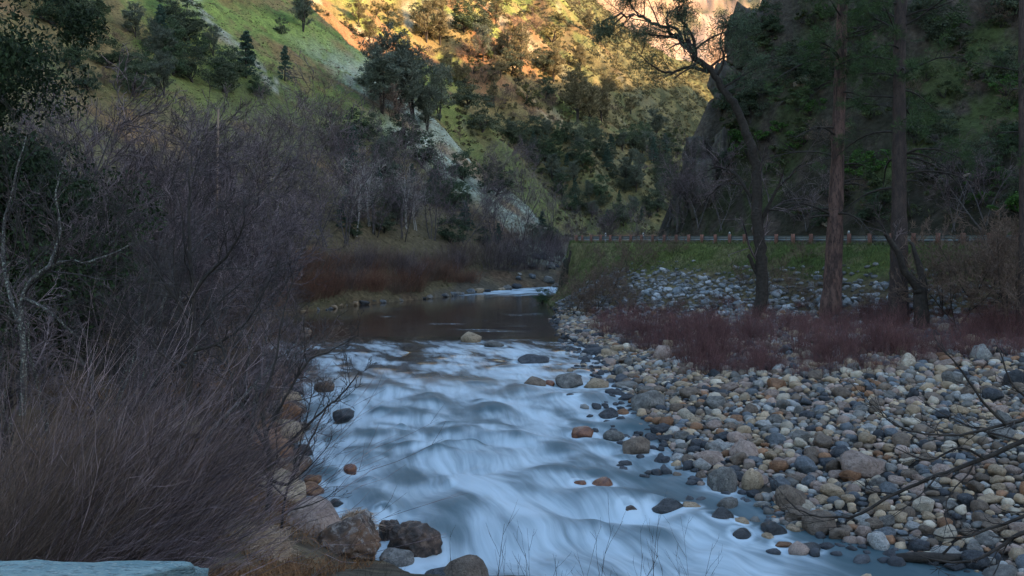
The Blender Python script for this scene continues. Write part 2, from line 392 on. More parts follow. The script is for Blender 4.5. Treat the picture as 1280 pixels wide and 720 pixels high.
def river(rocks=()):
    sp = np.concatenate([np.linspace(3.2, 4, 30)[:-1]])
    L_ = np.r_[0, np.cumsum(np.hypot(*np.diff(RIV[:, :2], axis=0).T))]
    s0, s1 = L_[3] - 3, L_[-2]
    yb = L_[np.argmax(RIV[:, 1] > 66)]
    s = np.concatenate([np.arange(s0, yb + 4, .11), np.geomspace(yb + 4, s1, 160)])
    cx = np.interp(s, L_, RIV[:, 0]); cy = np.interp(s, L_, RIV[:, 1]); hw = np.interp(s, L_, RIV[:, 2])
    k = np.ones(15) / 15
    sm = lambda a: np.convolve(np.pad(a, 7, 'edge'), k, 'valid')
    cx, cy, hw = sm(cx), sm(cy), sm(hw)
    T = unit(np.stack([np.gradient(cx), np.gradient(cy)], 1)); Nn = np.stack([T[:, 1], -T[:, 0]], 1)
    t = np.linspace(-1, 1, 170)
    X = cx[:, None] + Nn[:, 0:1] * (hw[:, None] + 1.2) * t; Y = cy[:, None] + Nn[:, 1:2] * (hw[:, None] + 1.2) * t
    x = X.ravel(); y = Y.ravel()
    ss = np.repeat(s, len(t)); tt = (np.repeat(hw + 1.2, len(t)) * np.tile(t, len(s)))
    rap = sstep(67.5, 58, y); fast = sstep(56, 40, y)
    z = zw(y)
    # stream coordinates bent by the eddies
    wx = x + .5 * fbm(x / 3, y / 4, 40); wy = y + .6 * fbm(x / 3, y / 4, 41)
    z = z + fast * (.10 * fbm(wx / 1.7, wy / 4.0, 42, 2) + .03 * fbm(wx / .7, wy / 2.2, 43, 2)) + rap * .02 * fbm(wx / 1.6, wy / 1.6, 44, 2)
    dgx = wx + .35 * wy                                                          # currents slant across the bed
    foam = .46 * rap - .04 * fast + rap * .62 * fbm(dgx / .9, wy / 2.2, 45, 4) + fast * .75 * fbm(dgx / 1.9, wy / 4.0, 46, 3)  # bright sky reflection below the pool lip is put in as foam too
    hr = np.random.default_rng(17); humps = [(onwater(px, py), w * .8, h, 1.0) for px, py, w, h in HUMPS]
    while len(humps) < len(HUMPS) + 150:
        y_ = hr.uniform(21, 60); k_ = int(hr.integers(0, 2)); xl_, xr_ = np.interp(y_, _ys, _l), np.interp(y_, _ys, _r); x_ = hr.uniform(xl_ + .6, xr_ - .6)
        w_ = hr.uniform(.22, .95) * (1.25 if y_ > 40 else 1); humps.append((np.array([x_, y_, 0]), w_, hr.uniform(.08, .2) * (.5 if y_ > 46 else 1), hr.uniform(.5, 1)))
    for i, (c, w, h, am) in enumerate(humps):
        near = np.abs(wy - c[1]) < 9 * w + 2
        X_ = wx[near]; Y_ = wy[near]; r_ = sstep(64, 52, c[1]) * .6 + .4
        ddx = X_ - c[0] + (.10 + .10 * math.sin(i * 2.4)) * (Y_ - c[1]); ddy = Y_ - c[1] + .5 * w * np.cos(np.clip(ddx / w, -3, 3) * (.5 + .9 * ((i * .37) % 1))) - .3 * w     # flow comes down -y: upstream is +y
        dx = ddx / w; up = np.where(ddy > 0, ddy / (w * 2.2), ddy / (w * .7))
        top = np.exp(-dx * dx * 1.2 - up * up); tr = np.exp(-dx * dx * 1.0 - ((ddy + w * 1.5) / (w * 1.0)) ** 2)
        z[near] += h * .8 * top - h * .4 * tr
        dark = np.exp(-dx * dx * 1.0 - (ddy / np.where(ddy > 0, w * 2.0, w * .45)) ** 2)
        tl = np.where(ddy < -.3 * w, -(ddy + .3 * w), 0); fan = np.exp(-(dx / (1 + .22 * tl / w)) ** 2 * .9) * np.exp(-tl / (w * 3.2)) * sstep(0, .8 * w, tl)
        foam[near] += am * r_ * (-.40 * dark * min(1, .45 + h * 2.5) + .50 * fan)
    bins = np.clip(((y - 16) / 3.0).astype(int), 0, 18); mu = np.bincount(bins, foam, 19) / np.maximum(np.bincount(bins, None, 19), 1); sd = np.sqrt(np.maximum(np.bincount(bins, foam ** 2, 19) / np.maximum(np.bincount(bins, None, 19), 1) - mu ** 2, 1e-4))
    yc = 17.5 + 3.0 * np.arange(19); m_i = np.interp(y, yc, mu); s_i = np.interp(y, yc, sd)
    norm = .43 + .27 * np.tanh((foam - m_i) / s_i * .9) ; foam = lerp(foam, norm, sstep(66, 60, y))
    for rx, ry, rw in rocks:
        d2 = np.hypot((x - rx) / rw, (y - ry) / rw); near = (np.abs(x - rx) < 4 * rw) & (np.abs(y - ry) < 8 * rw)
        dn = np.clip(-(y[near] - ry) / rw, 0, 9); dx = (x[near] - rx) / rw
        foam[near] += .55 * np.exp(-(dx / (1 + .15 * dn)) ** 2 * 1.1) * np.exp(-dn / 2.6) * (y[near] < ry) * sstep(66, 58, ry) + .25 * np.exp(-((d2[near] - 1.15) / .3) ** 2)
        z[near] += .10 * rw * np.exp(-((d2[near] - 1.1) / .45) ** 2) * (y[near] > ry) * sstep(66, 56, ry)
    # foam thins out towards the bar and in the glassy lip
    foam = foam * sstep(70, 64.5, y + .8 * fbm(x / 2.2, y / 9, 48)) 
    dw, side, _, _ = river_frame(x, y)
    foam = foam - .07 * sstep(-4.5, -.5, dw) * (side > 0) * (1 + .6 * fbm(x / 1.2, y / 2, 49))
    far = sstep(108, 118, y); foam = np.maximum(foam, far * (.65 + .5 * fbm(x / 1.2, y / 1.5, 50)))
    pl = sstep(.42, .6, fbm(x / 3.5, y / 1.1, 51, 3)) * (1 - rap) * .22 * sstep(66, 74, y); foam = np.maximum(foam, pl * (1 - far))
    for px, py, L2 in ((595, 412, 2.0), (620, 414, 2.6), (640, 425, 2.2), (700, 428, 2), (480, 396, 1.2), (560, 405, 2.0), (660, 392, 2.2), (470, 374 + 12, 2)):
        c = onwater(px, py); foam = np.maximum(foam, .38 * np.exp(-((x - c[0]) / L2) ** 2 - ((y - c[1]) / .5) ** 2))
    V = np.stack([x, y, z], 1)
    n, m_ = len(s), len(t); i = np.arange(n - 1)[:, None]; j = np.arange(m_ - 1)[None]
    q = np.stack([i * m_ + j, i * m_ + j + 1, (i + 1) * m_ + j + 1, (i + 1) * m_ + j], -1).reshape(-1, 4)
    bow = .35 * fbm(x / 2.5, y / 3.5, 53, 2)
    me = mesh('river', V, q, True, {'foam': np.clip(foam, 0, 1), 'flow': np.stack([tt + bow + .25 * fbm(wx / 1.2, wy / 2, 54), ss + .6 * fbm(x / 2, y / 2, 55)], 1), 'rapid': fast})
    m = bpy.data.materials.new('river_water'); m.use_nodes = True; nt = m.node_tree; N = nt.nodes; L = nt.links; b = N['Principled BSDF']
    fa = N.new('ShaderNodeAttribute'); fa.attribute_name = 'foam'; fl = N.new('ShaderNodeAttribute'); fl.attribute_name = 'flow'; ra = N.new('ShaderNodeAttribute'); ra.attribute_name = 'rapid'
    def nz(sx, sy, dt=4, rg=.55):
        mp = N.new('ShaderNodeMapping'); mp.inputs['Scale'].default_value = (sx, sy, 1); L.new(fl.outputs['Vector'], mp.inputs['Vector'])
        n = N.new('ShaderNodeTexNoise'); n.inputs['Scale'].default_value = 1; n.inputs['Detail'].default_value = dt; n.inputs['Roughness'].default_value = rg; L.new(mp.outputs[0], n.inputs['Vector']); return n.outputs['Fac']
    def mth(op, a, c, clamp=False):
        x_ = N.new('ShaderNodeMath'); x_.operation = op; x_.use_clamp = clamp
        for k_, s_ in ((0, a), (1, c)):
            if isinstance(s_, (int, float)): x_.inputs[k_].default_value = s_
            else: L.new(s_, x_.inputs[k_])
        return x_.outputs[0]
    st1 = mth('MULTIPLY', mth('SUBTRACT', nz(3.2, .3, 4, .55), .5), .75); st2 = mth('MULTIPLY', mth('SUBTRACT', nz(1.0, .16, 3), .5), .7)
    st = mth('MULTIPLY', mth('ADD', st1, st2), mth('MULTIPLY', fa.outputs['Fac'], 1.6, True))
    fo = mth('ADD', fa.outputs['Fac'], st, True)
    mr = N.new('ShaderNodeMapRange'); mr.interpolation_type = 'SMOOTHSTEP'; L.new(fo, mr.inputs['Value']); mr.inputs['From Min'].default_value = .08; mr.inputs['From Max'].default_value = .95; mr.inputs['To Max'].default_value = .93
    cr = N.new('ShaderNodeMix'); cr.data_type = 'RGBA'; L.new(ra.outputs['Fac'], cr.inputs[0]); cr.inputs[6].default_value = (.050, .036, .027, 1); cr.inputs[7].default_value = (.040, .074, .088, 1); L.new(cr.outputs[2], b.inputs['Base Color']); b.inputs['IOR'].default_value = 1.33  # pool brown imitates the bank's warm reflection, painted into the base colour
    rr_ = N.new('ShaderNodeMapRange'); L.new(ra.outputs['Fac'], rr_.inputs['Value']); rr_.inputs['To Min'].default_value = .07; rr_.inputs['To Max'].default_value = .58; L.new(rr_.outputs[0], b.inputs['Roughness'])
    bp = N.new('ShaderNodeBump'); bp.inputs['Strength'].default_value = .3; bp.inputs['Distance'].default_value = .06
    L.new(nz(1.5, .9, 4), bp.inputs['Height']); L.new(bp.outputs[0], b.inputs['Normal'])
    fm = N.new('ShaderNodeBsdfPrincipled'); fm.inputs['Base Color'].default_value = (.49, .58, .64, 1); fm.inputs['Roughness'].default_value = .55; fm.inputs['Specular IOR Level'].default_value = .25
    bp2 = N.new('ShaderNodeBump'); bp2.inputs['Strength'].default_value = .18; bp2.inputs['Distance'].default_value = .08; L.new(nz(3, .5, 3), bp2.inputs['Height']); L.new(bp2.outputs[0], fm.inputs['Normal'])
    mx = N.new('ShaderNodeMixShader'); L.new(mr.outputs[0], mx.inputs[0]); L.new(b.outputs[0], mx.inputs[1]); L.new(fm.outputs[0], mx.inputs[2]); L.new(mx.outputs[0], N['Material Output'].inputs['Surface'])
    me.materials.append(m); struct('river', me)
    return
# ------------------------------------------------------------------ stones
def stone_shape(seed, sub=3, facets=5, p=2.4, rough=.16, fine=.03):
    r = np.random.default_rng(seed)
    V, Fc = ico(sub)
    V = V / (np.abs(V) ** p).sum(1, keepdims=True) ** (1 / p)
    for _ in range(facets):
        n = unit(r.normal(0, 1, 3)); d = r.uniform(.62, .92)
        ov = np.maximum(0, V @ n - d); V = V - ov[:, None] * n * .93
    V = V * (1 + rough * n3(V, 1.1, seed)[:, None] + fine * n3(V, 4.2, seed + 50)[:, None])
    V = V - (V.max(0) + V.min(0)) / 2
    return V / (V.max(0) - V.min(0)) * 2, Fc               # fits -1..1
ROUND = [stone_shape(100 + k, 3, 5, 2.3, .18, .03) for k in range(6)]
ANG = [stone_shape(200 + k, 3, 14, 2.8, .22, .05) for k in range(6)]
LOWS = [stone_shape(300 + k, 2, 5 + k % 8, 2.5, .2, .03) for k in range(10)]
TINY = [stone_shape(400 + k, 1, 2, 2.2, .14, 0) for k in range(5)]
SC = {  # stone colours
    'blue-grey': ((.085, .095, .105), (.155, .165, .178)), 'pale grey': ((.24, .23, .215), (.37, .355, .33)), 'dark grey': ((.032, .034, .04), (.075, .078, .084)),
    'tan': ((.25, .18, .115), (.40, .30, .20)), 'cream': ((.34, .28, .21), (.48, .41, .32)), 'rust-orange': ((.16, .08, .042), (.27, .145, .08)),
    'brown': ((.11, .08, .06), (.19, .145, .11)), 'grey': ((.095, .088, .080), (.21, .195, .175)), 'pinkish': ((.22, .155, .125), (.35, .265, .22)), 'black wet': ((.012, .013, .015), (.04, .04, .042))}
SM = {}
for k, (a, b) in SC.items():
    wet = k.startswith('black')
    SM[k] = mat('stone_' + k.replace(' ', '_').replace('-', '_'), a, b, rough=.28 if wet else .8, scale=2.2, objvar=.16, bump=1.0, bscale=7, contrast=(.40, .60), col3=tuple(x * .62 for x in a), s3=.5, speck=tuple(x * .55 for x in a), spec=.5 if wet else .3)
M_WETRUST = mat('stone_wet_rust', (.07, .022, .010), (.19, .07, .028), rough=.3, scale=2.5, bump=.5, bscale=8, spec=.5)
M_BROWNROCK = mat('rock_brown', (.035, .025, .02), (.16, .085, .045), rough=.6, scale=1.6, bump=1.0, bscale=6, col3=(.26, .22, .19), s3=.8, spec=.4)
M_DARKROCK = mat('rock_dark', (.026, .019, .015), (.085, .05, .034), rough=.5, scale=1.8, bump=1.0, bscale=5, col3=(.15, .095, .065), s3=.5, spec=.4)
M_BLUEROCK = mat('rock_teal', (.16, .27, .29), (.27, .39, .40), rough=.6, scale=3.0, bump=1.0, bscale=14, speck=(.40, .45, .43), stretch=(1, 1.6, 3), col3=(.07, .11, .12), s3=.9)  # teal cast of skylight is painted into this rock's colour
SMESH = {}
def cracked(seed, asp=(1, 1, 1), k=1.5):
    V, Fc = stone_shape(seed, 5, 16, 3.4, .14, .03); Sx = V * asp
    d1 = np.array([(lambda d: d[1] - d[0])(mnoise.voronoi(Vector((a * k + seed, b * k, c * k * 1.6)))[0]) for a, b, c in Sx]); d2 = np.array([(lambda d: d[1] - d[0])(mnoise.voronoi(Vector((a * k * 2.7 + seed, b * k * 2.7, c * k * 3)))[0]) for a, b, c in Sx])
    return V * (1 + .35 * (np.minimum(d1, .22) - .18) + .14 * (np.minimum(d2, .2) - .15) + .05 * n3(Sx, 4, seed) + .02 * n3(Sx, 11, seed))[:, None], Fc
def stone_mesh(kind, k, m):
    key = (kind, k, m.name)
    if key not in SMESH:
        V, Fc = (ROUND if kind == 'rounded' else ANG)[k % 6]
        me = mesh('stone', V, Fc); me.materials.append(m); SMESH[key] = me
    return SMESH[key]
LANDMARKS = []
def rock(name, px, py, w, h, m, kind='rounded', label=None, k=None, depth=1.0, sink=.35, water=True, Y=None, short=None, rz=None, group=None, base=None, zone='', cat='rock'):
    """a stone whose foot shows at (px, py), w x h photo pixels"""
    p = onwater(px, py) if water else hit(px, py) if Y is None else np.array(at(px, py, Y))
    sx = w * p[1] / F / 2; sz = h * p[1] / F; sz_full = sz / (2 - 2 * sink)
    k = RNG.integers(0, 6) if k is None else k
    o = link(name, stone_mesh(kind, k, m if not isinstance(m, str) else SM[m]))
    o.location = (p[0], p[1] + sx * depth * .6, p[2] + sz - sz_full); o.scale = (sx, sx * depth, sz_full)
    o.rotation_euler = (RNG.uniform(-.12, .12), RNG.uniform(-.12, .12), RNG.uniform(-.35, .35) if rz is None else rz)
    tag(o, cat, label, group, base, zone)
    if short: LANDMARKS.append((short, px, py - h / 2))
    return o
R = rock
R('boulder', 588, 428, 26, 13, 'tan', 'rounded', 'rounded tan boulder at the lip of the dark pool, in midstream', short='the tan boulder at the pool lip')
R('boulder', 617, 434, 25, 8, 'grey', 'rounded', 'low grey stone in the water beside the tan boulder at the pool lip')
R('boulder', 667, 456, 40, 11, 'dark grey', 'angular', 'dark grey wedge-shaped rock alone in midstream below the pool', short='the dark wedge rock in midstream')
R('boulder', 668, 485, 30, 14, 'brown', 'rounded', 'brown-grey stone at the left end of the four-stone row in the river', short='the row of stones in the river')
R('boulder', 687, 483, 14, 8, M_WETRUST, 'rounded', 'small rust-orange stone wedged in the four-stone row in the river')
R('boulder', 712, 484, 35, 16, 'grey', 'angular', 'grey angular stone in the four-stone row in the river')
R('boulder', 746, 486, 32, 13, 'tan', 'rounded', 'tan humped stone ending the four-stone row towards the bar')
R('boulder', 784, 486, 30, 8, 'grey', 'rounded', 'flat grey stone awash just past the four-stone row')
R('boulder', 717, 499, 18, 7, 'black wet', 'angular', 'small black wet rock poking out downstream of the four-stone row')
R('boulder', 770, 496, 28, 9, 'dark grey', 'angular', 'dark flat slab awash above the big grey boulder at the bar edge')
R('boulder', 744, 443, 28, 8, 'dark grey', 'rounded', 'dark flat stone at the head of the bar')
R('boulder', 812, 515, 44, 25, 'grey', 'angular', 'big grey blocky boulder on the edge of the cobble bar', depth=.9, short='the big blocky boulder')
R('boulder', 762, 524, 27, 14, 'dark grey', 'angular', 'dark grey pointed rock in shallow water beside the big blocky boulder')
R('boulder', 778, 519, 18, 7, 'rust-orange', 'rounded', 'small flat orange stone between pointed dark rock and big blocky boulder')
R('boulder', 729, 547, 28, 13, M_WETRUST, 'angular', 'wet rust-red rock alone at the edge of the rapid', short='the wet rust-red rock')
R('boulder', 768, 551, 28, 12, 'grey', 'rounded', 'grey wet stone in shallows next to the wet rust-red rock')
R('boulder', 797, 568, 36, 20, 'brown', 'angular', 'dark brown-grey boulder standing in shallows at the bar edge', short='the dark brown boulder in the shallows')
R('boulder', 725, 610, 18, 9, M_WETRUST, 'rounded', 'smaller of the twin wet red rocks in the rapid')
R('boulder', 753, 611, 28, 12, M_WETRUST, 'rounded', 'larger of the twin wet red rocks in the rapid', short='the twin red rocks')
R('boulder', 786, 644, 22, 11, M_DARKROCK, 'angular', 'dark rock with a rusty side awash below the twin red rocks')
R('boulder', 836, 642, 42, 17, 'black wet', 'angular', 'black wet ragged rock where water pours over near the bar', short='the black ragged rock')
R('boulder', 866, 640, 24, 11, 'tan', 'rounded', 'flat tan wet stone beside the black ragged rock')
R('boulder', 905, 615, 38, 30, 'grey', 'rounded', 'big round grey boulder at the waterline of the bar', depth=.9, short='the big round grey boulder')
R('boulder', 942, 613, 28, 26, 'tan', 'rounded', 'upright tan boulder touching the big round grey one', depth=.8)
R('boulder', 993, 640, 42, 32, 'brown', 'angular', 'large brown-grey boulder at the waterline with a dark wet foot', short='the large brown boulder')
R('boulder', 903, 658, 38, 22, 'black wet', 'angular', 'large black wet rock in shallows off the bar', short='the large black wet rock')
R('boulder', 927, 660, 22, 11, 'tan', 'rounded', 'wet tan stone leaning on the large black wet rock')
R('boulder', 968, 671, 32, 19, 'black wet', 'angular', 'black faceted rock alone in shallow water nearest the bar', short='the lone black rock in the shallows')
R('boulder', 928, 674, 26, 11, 'black wet', 'rounded', 'low black stone barely above water below the large black rock')
R('boulder', 1028, 670, 44, 28, 'brown', 'angular', 'dark brown boulder with dry grey top at the bar edge', short='the dark-footed boulder')
R('boulder', 1016, 690, 30, 8, 'black wet', 'angular', 'flat black wet slab lying in shallows below the dark-footed boulder')
R('boulder', 980, 684, 24, 5, 'rust-orange', 'rounded', 'orange stone almost under water near the dark-footed boulder')
R('boulder', 1088, 596, 62, 28, 'pinkish', 'angular', 'large wedge-shaped pale brown boulder out on the cobbles', water=False, short='the large pale wedge boulder')
R('boulder', 828, 450, 27, 18, 'pinkish', 'rounded', 'round pinkish-white boulder at the edge of the red willows', water=False, short='the pinkish white boulder')
R('boulder', 1137, 459, 24, 17, 'cream', 'angular', 'cream pointed boulder at the top of the bar below the red willows', water=False, short='the cream pointed boulder')
R('boulder', 1272, 482, 22, 20, 'dark grey', 'rounded', 'dark grey round boulder by the upper bar, cut by the frame', water=False)
R('boulder', 430, 716, 88, 66, M_BROWNROCK, 'angular', 'large rusty brown block of rock on the near left bank', k=3, depth=.9, sink=.2, short='the rusty brown block', rz=.3)
R('boulder', 517, 694, 68, 36, M_DARKROCK, 'angular', 'dark chocolate-brown boulder in the water beside the rusty block', k=1, short='the chocolate boulder')
R('boulder', 487, 676, 30, 24, M_DARKROCK, 'angular', 'small black lichen-spotted rock between rusty block and chocolate boulder', k=4)
R('boulder', 497, 708, 44, 17, 'grey', 'rounded', 'smooth low grey stone at the foot of the chocolate boulder')
R('boulder', 580, 734, 62, 33, 'brown', 'rounded', 'grey-brown rounded boulder rising at the lower frame edge in water', k=2)
R('boulder', 549, 730, 42, 17, 'dark grey', 'rounded', 'dark smooth stone at the lower frame edge beside a grey-brown boulder')
R('boulder', 437, 591, 17, 10, M_WETRUST, 'rounded', 'small red-brown rock alone in white water near the left bank', short='the small red rock by the left bank')
R('boulder', 391, 603, 22, 8, 'rust-orange', 'rounded', 'orange-brown stone awash by the left bank grass')
R('boulder', 428, 524, 28, 12, 'black wet', 'angular', 'black wet rock in white water off the left shrubs')
R('boulder', 358, 473, 38, 17, M_BROWNROCK, 'rounded', 'brown rounded rock at left bank under overhanging bare branches')
R('boulder', 404, 489, 26, 12, M_BROWNROCK, 'rounded', 'low brown rock in the water beneath bare branch tips')
R('boulder', 376, 416, 24, 6, M_BROWNROCK, 'rounded', 'flat brown rock awash at the left edge of the dark pool')
R('boulder', 421, 634, 18, 9, 'black wet', 'angular', 'small dark rock in foam beside the straw-coloured grass mound')
R('boulder', 478, 650, 24, 7, M_DARKROCK, 'rounded', 'dark submerged-looking hump beside foam above the chocolate boulder')
for i, (px, py, w, h, c) in enumerate(((255, 492, 46, 24, 'rust-orange'), (300, 520, 40, 22, 'brown'), (232, 545, 44, 26, 'tan'), (330, 545, 36, 20, 'rust-orange'), (286, 585, 40, 26, 'brown'), (345, 590, 34, 20, 'tan'), (320, 492, 30, 16, 'brown'))):
    R('boulder', px, py, w, h, c, 'angular', water=False, base=c + ' bank rock', zone='showing through the stems on the left bank', group='rocks on the left bank')
for t in THINGS:
    if t['label'] and ('rusty brown block of' in t['label'] or 'large rusty brown block' in t['label'] or 'chocolate-brown' in t['label'] or 'small black lichen' in t['label']):
        V, Fc = cracked(31 + len(t['label']), (1.2, 1, .9)); me = mesh('cracked_rock', V, Fc); me.materials.append(t['o'].data.materials[0]); t['o'].data = me
R('boulder', 384, 702, 84, 74, 'pinkish', 'rounded', 'big pale tan boulder on the near left bank behind the rusty brown block', k=2, depth=.8, sink=.2)
# the flat teal rock beside the camera
p = at(100, 712, 6.2)
V, Fc = stone_shape(77, 5, 12, 3.2, .12, .03); V = V * (1 + .05 * n3(V, 3.0, 7) + .03 * n3(V, 8.0, 8) + .015 * n3(V, 20., 9))[:, None]; me = mesh('flat_rock', V, Fc); me.materials.append(M_BLUEROCK)
o = link('flat_rock', me); o.location = (-2.98, 6.25, 4.125); o.scale = (1.02, .5, .42); o.rotation_euler = (.02, .03, .12)
tag(o, 'rock', 'pale teal flat-topped rock in the lower corner beside the wand thicket')

# ---- cobbles of the bar
def cobbles():
    rng = np.random.default_rng(77)
    xs = rng.uniform(3, 42, 320000); ys = rng.uniform(20, 84, 320000)
    px = 640 + F * xs / ys
    keep = (px < 1520) & (px > 640); xs, ys = xs[keep], ys[keep]
    z, reg, q = land(xs, ys, True)
    ok = (q['side'] > 0) & (q['dw'] > -2.2) & (q['e'] < -7) & ((q['emb'] - q['bar']) < .6)
    # fewer stones out in the water
    ok &= (q['dw'] > .0) | (rng.uniform(0, 1, len(xs)) < np.exp(q['dw'] * 1.0) * .3)
    xs, ys, z, dw, nb = xs[ok], ys[ok], z[ok], q['dw'][ok], q['n2'][ok]
    n = len(xs)
    bud = [(.31, .44, 62), (.22, .31, 510), (.15, .22, 1850), (.105, .15, 3300), (.075, .105, 4800), (.05, .075, 4800)]
    order = []; r = np.zeros(n); pos = 0
    for a, b, m in bud:
        m2 = m * 5; sl = np.arange(pos, min(pos + m2, n)); r[sl] = rng.uniform(a, b, len(sl)); order.append((sl, m)); pos += m2
    r *= np.clip(1 + .22 * nb, .8, 1.25)
    quota = {int(i): k for k, (sl, m) in enumerate(order) for i in sl}; left = [m for _, m in order]; order = np.concatenate([sl for sl, _ in order])
    dws = q['dw'][ok]; small_wet = (dws < 0) & (r < .12)
    cell = .5; grid = {}; out = []
    for i in order:
        kq = quota[int(i)]
        if left[kq] <= 0 or small_wet[i]: continue
        x, y, ri = xs[i], ys[i], r[i]; cx, cy = int(x / cell), int(y / cell); bad = False
        R_ = 2 if ri > .12 else 1
        for a in range(cx - R_, cx + R_ + 1):
            for b in range(cy - R_, cy + R_ + 1):
                for (x2, y2, r2) in grid.get((a, b), ()):
                    if (x - x2) ** 2 + (y - y2) ** 2 < (.84 * (ri + r2)) ** 2: bad = True; break
                if bad: break
            if bad: break
        if bad: continue
        grid.setdefault((cx, cy), []).append((x, y, ri)); out.append(i); left[kq] -= 1
    out = np.array(out)
    return xs[out], ys[out], z[out], r[out], dw[out]
cx_, cy_, cz_, cr_, cd_ = cobbles()
# leave room round the named boulders
BOUL = [(t['o'].location[0], t['o'].location[1], t['o'].scale[0]) for t in THINGS]
okc = np.ones(len(cx_), bool)
for bx, by, br in BOUL: okc &= np.hypot(cx_ - bx, cy_ - by) > br * .8 + cr_ * .6
cx_, cy_, cz_, cr_, cd_ = cx_[okc], cy_[okc], cz_[okc], cr_[okc], cd_[okc]
print('cobbles', len(cx_), 'of radius', cr_.min(), cr_.max())
CNAMES = ['blue-grey', 'grey', 'pale grey', 'tan', 'cream', 'brown', 'dark grey', 'pinkish', 'rust-orange']
CW = np.array([.085, .14, .10, .20, .08, .16, .10, .15, .04]); CW /= CW.sum()
crng = np.random.default_rng(88)
ccol = crng.choice(len(CNAMES), len(cx_), p=CW)
ccol = np.where((cd_ < .12) & (crng.uniform(0, 1, len(cx_)) < .7), 6, ccol)
cpx = 640 + F * cx_ / cy_; cpy = HZ - F * (cz_ - CAMH) / cy_
in_f = (cpx > 690) & (cpx < 1275) & (cpy < 715) & (cpy > 400)
score = np.where(in_f, cr_ / cy_, 0)
top = set(np.argsort(-score)[:236].tolist())
def dirword(dx, dy):
    if abs(dx) > 1.6 * abs(dy): return 'right of' if dx > 0 else 'left of'
    return 'above' if dy < 0 else 'below'
LOWV = []; LOWF = []; LOWM = []; nlow = 0
yaw = crng.uniform(0, 6.28, len(cx_)); fl = crng.uniform(.42, .85, len(cx_)); el = crng.uniform(.72, 1.0, len(cx_)); lift = crng.uniform(.15, .62, len(cx_)); ang_ = crng.uniform(0, 1, len(cx_)) < .5
for i in range(len(cx_)):
    r = cr_[i]; a = r * 1.08; b = a * el[i]; c = a * fl[i]; tx, ty = crng.normal(0, .18, 2)
    z = max(cz_[i], zw(cy_[i]) - .25 * c) + c * lift[i]
    if i in top:
        cn = CNAMES[ccol[i]]; kind = 'angular' if ang_[i] else 'rounded'
        o = link('river_cobble', stone_mesh(kind, int(crng.integers(0, 6)), SM[cn]))
        o.location = (cx_[i], cy_[i], z); o.scale = (a, b, c); o.rotation_euler = (tx, ty, yaw[i])
        qx, qy = proj((cx_[i], cy_[i], z))
        lm = min(LANDMARKS[:], key=lambda l: (l[1] - qx) ** 2 + 2.0 * (l[2] - qy) ** 2)
        dx, dy = qx - lm[1], qy - lm[2]; far = math.hypot(dx, dy)
        shape = ('flat ' if fl[i] < .52 else '') + kind
        zone = f"{'well ' if far > 75 else 'just ' if far < 32 else ''}{dirword(dx, dy)} {lm[0]}"
        tag(o, 'stone', None, 'larger cobbles of the river bar', f"{cn} {kind} {'slab' if fl[i] < .52 else 'stone'}", zone)
    else:
        big = r / cy_[i] * F > 5.5
        V, Fc = (LOWS[i % 10] if big else TINY[i % 5])
        ca, sa = math.cos(yaw[i]), math.sin(yaw[i])
        v = V * (a, b, c); v = v @ np.array([[1, 0, -ty], [0, 1, tx], [ty, -tx, 1]])
        v = np.stack([v[:, 0] * ca - v[:, 1] * sa + cx_[i], v[:, 0] * sa + v[:, 1] * ca + cy_[i], v[:, 2] + z], 1)
        LOWV.append(v); LOWF.append(Fc + nlow); LOWM.append(np.full(len(Fc), ccol[i])); nlow += len(v)
me = mesh('cobbles', np.concatenate(LOWV), np.concatenate(LOWF), True, None, np.concatenate(LOWM))
for k in CNAMES:
    a, b = SC[k]; me.materials.append(mat('cobble_' + k.replace(' ', '_').replace('-', '_'), a, b, rough=.8, scale=4.5, island=.3, bump=.4, bscale=14, speck=tuple(x * .6 for x in a)))
o = link('river_cobbles', me); o['kind'] = 'stuff'; o['label'] = 'smaller grey and tan cobbles covering the river bar'
# ---- angular riprap on the road embankment
rrng = np.random.default_rng(91); nr = 0
M_RIP = [mat('riprap_pale', (.24, .255, .27), (.36, .37, .38), scale=1.6, bump=.6, bscale=6, objvar=.2), mat('riprap_blue', (.13, .15, .17), (.21, .235, .25), scale=1.6, bump=.6, bscale=6, objvar=.2)]
RIPM = []
while nr < 230:
    u = rrng.uniform(); px = rrng.uniform(745, 1215); py = rrng.uniform(325, 402)
    lo = np.interp(px, [740, 765, 800, 832, 930, 1215], [388, 374, 348, 334, 346, 354]); hi_ = np.interp(px, [740, 800, 1000, 1215], [398, 396, 398, 408])
    if py < lo + 8 * rrng.uniform() or py > hi_: continue
    if py < lo + 22 and rrng.uniform() < .5: continue
    p = hit(px, py); w = rrng.uniform(4.5, 12) * (1.35 if rrng.uniform() < .12 else 1) * p[1] / F / 2
    o = link('riprap_rock', stone_mesh('angular', int(rrng.integers(0, 6)), M_RIP[int(rrng.uniform() < .45)]))
    o.location = (p[0], p[1], p[2] + w * .25); o.scale = (w, w * rrng.uniform(.6, 1), w * rrng.uniform(.45, .8)); o.rotation_euler = (rrng.uniform(-.3, .3), rrng.uniform(-.6, .3), rrng.uniform(0, 6.28))
    z = 'below the grass end' if px < 800 else 'on the bare middle' if px < 900 else 'around the leaning tree foot' if px < 985 else 'near the reddish pine foot' if px < 1085 else 'near the dark pine foot' if px < 1150 else 'beyond the broken tree'
    hgt = 'high' if py < lo + 15 else 'low' if py > hi_ - 18 else 'midway'
    tag(o, 'rock', None, 'pale riprap on the road embankment', ('pale' if 'pale' in o.data.materials[0].name else 'blue-grey') + ' riprap block', f'{hgt} on the embankment {z}'.replace(' on the embankment on', ' on the embankment,').replace('embankment, the bare middle', 'bare embankment')); nr += 1

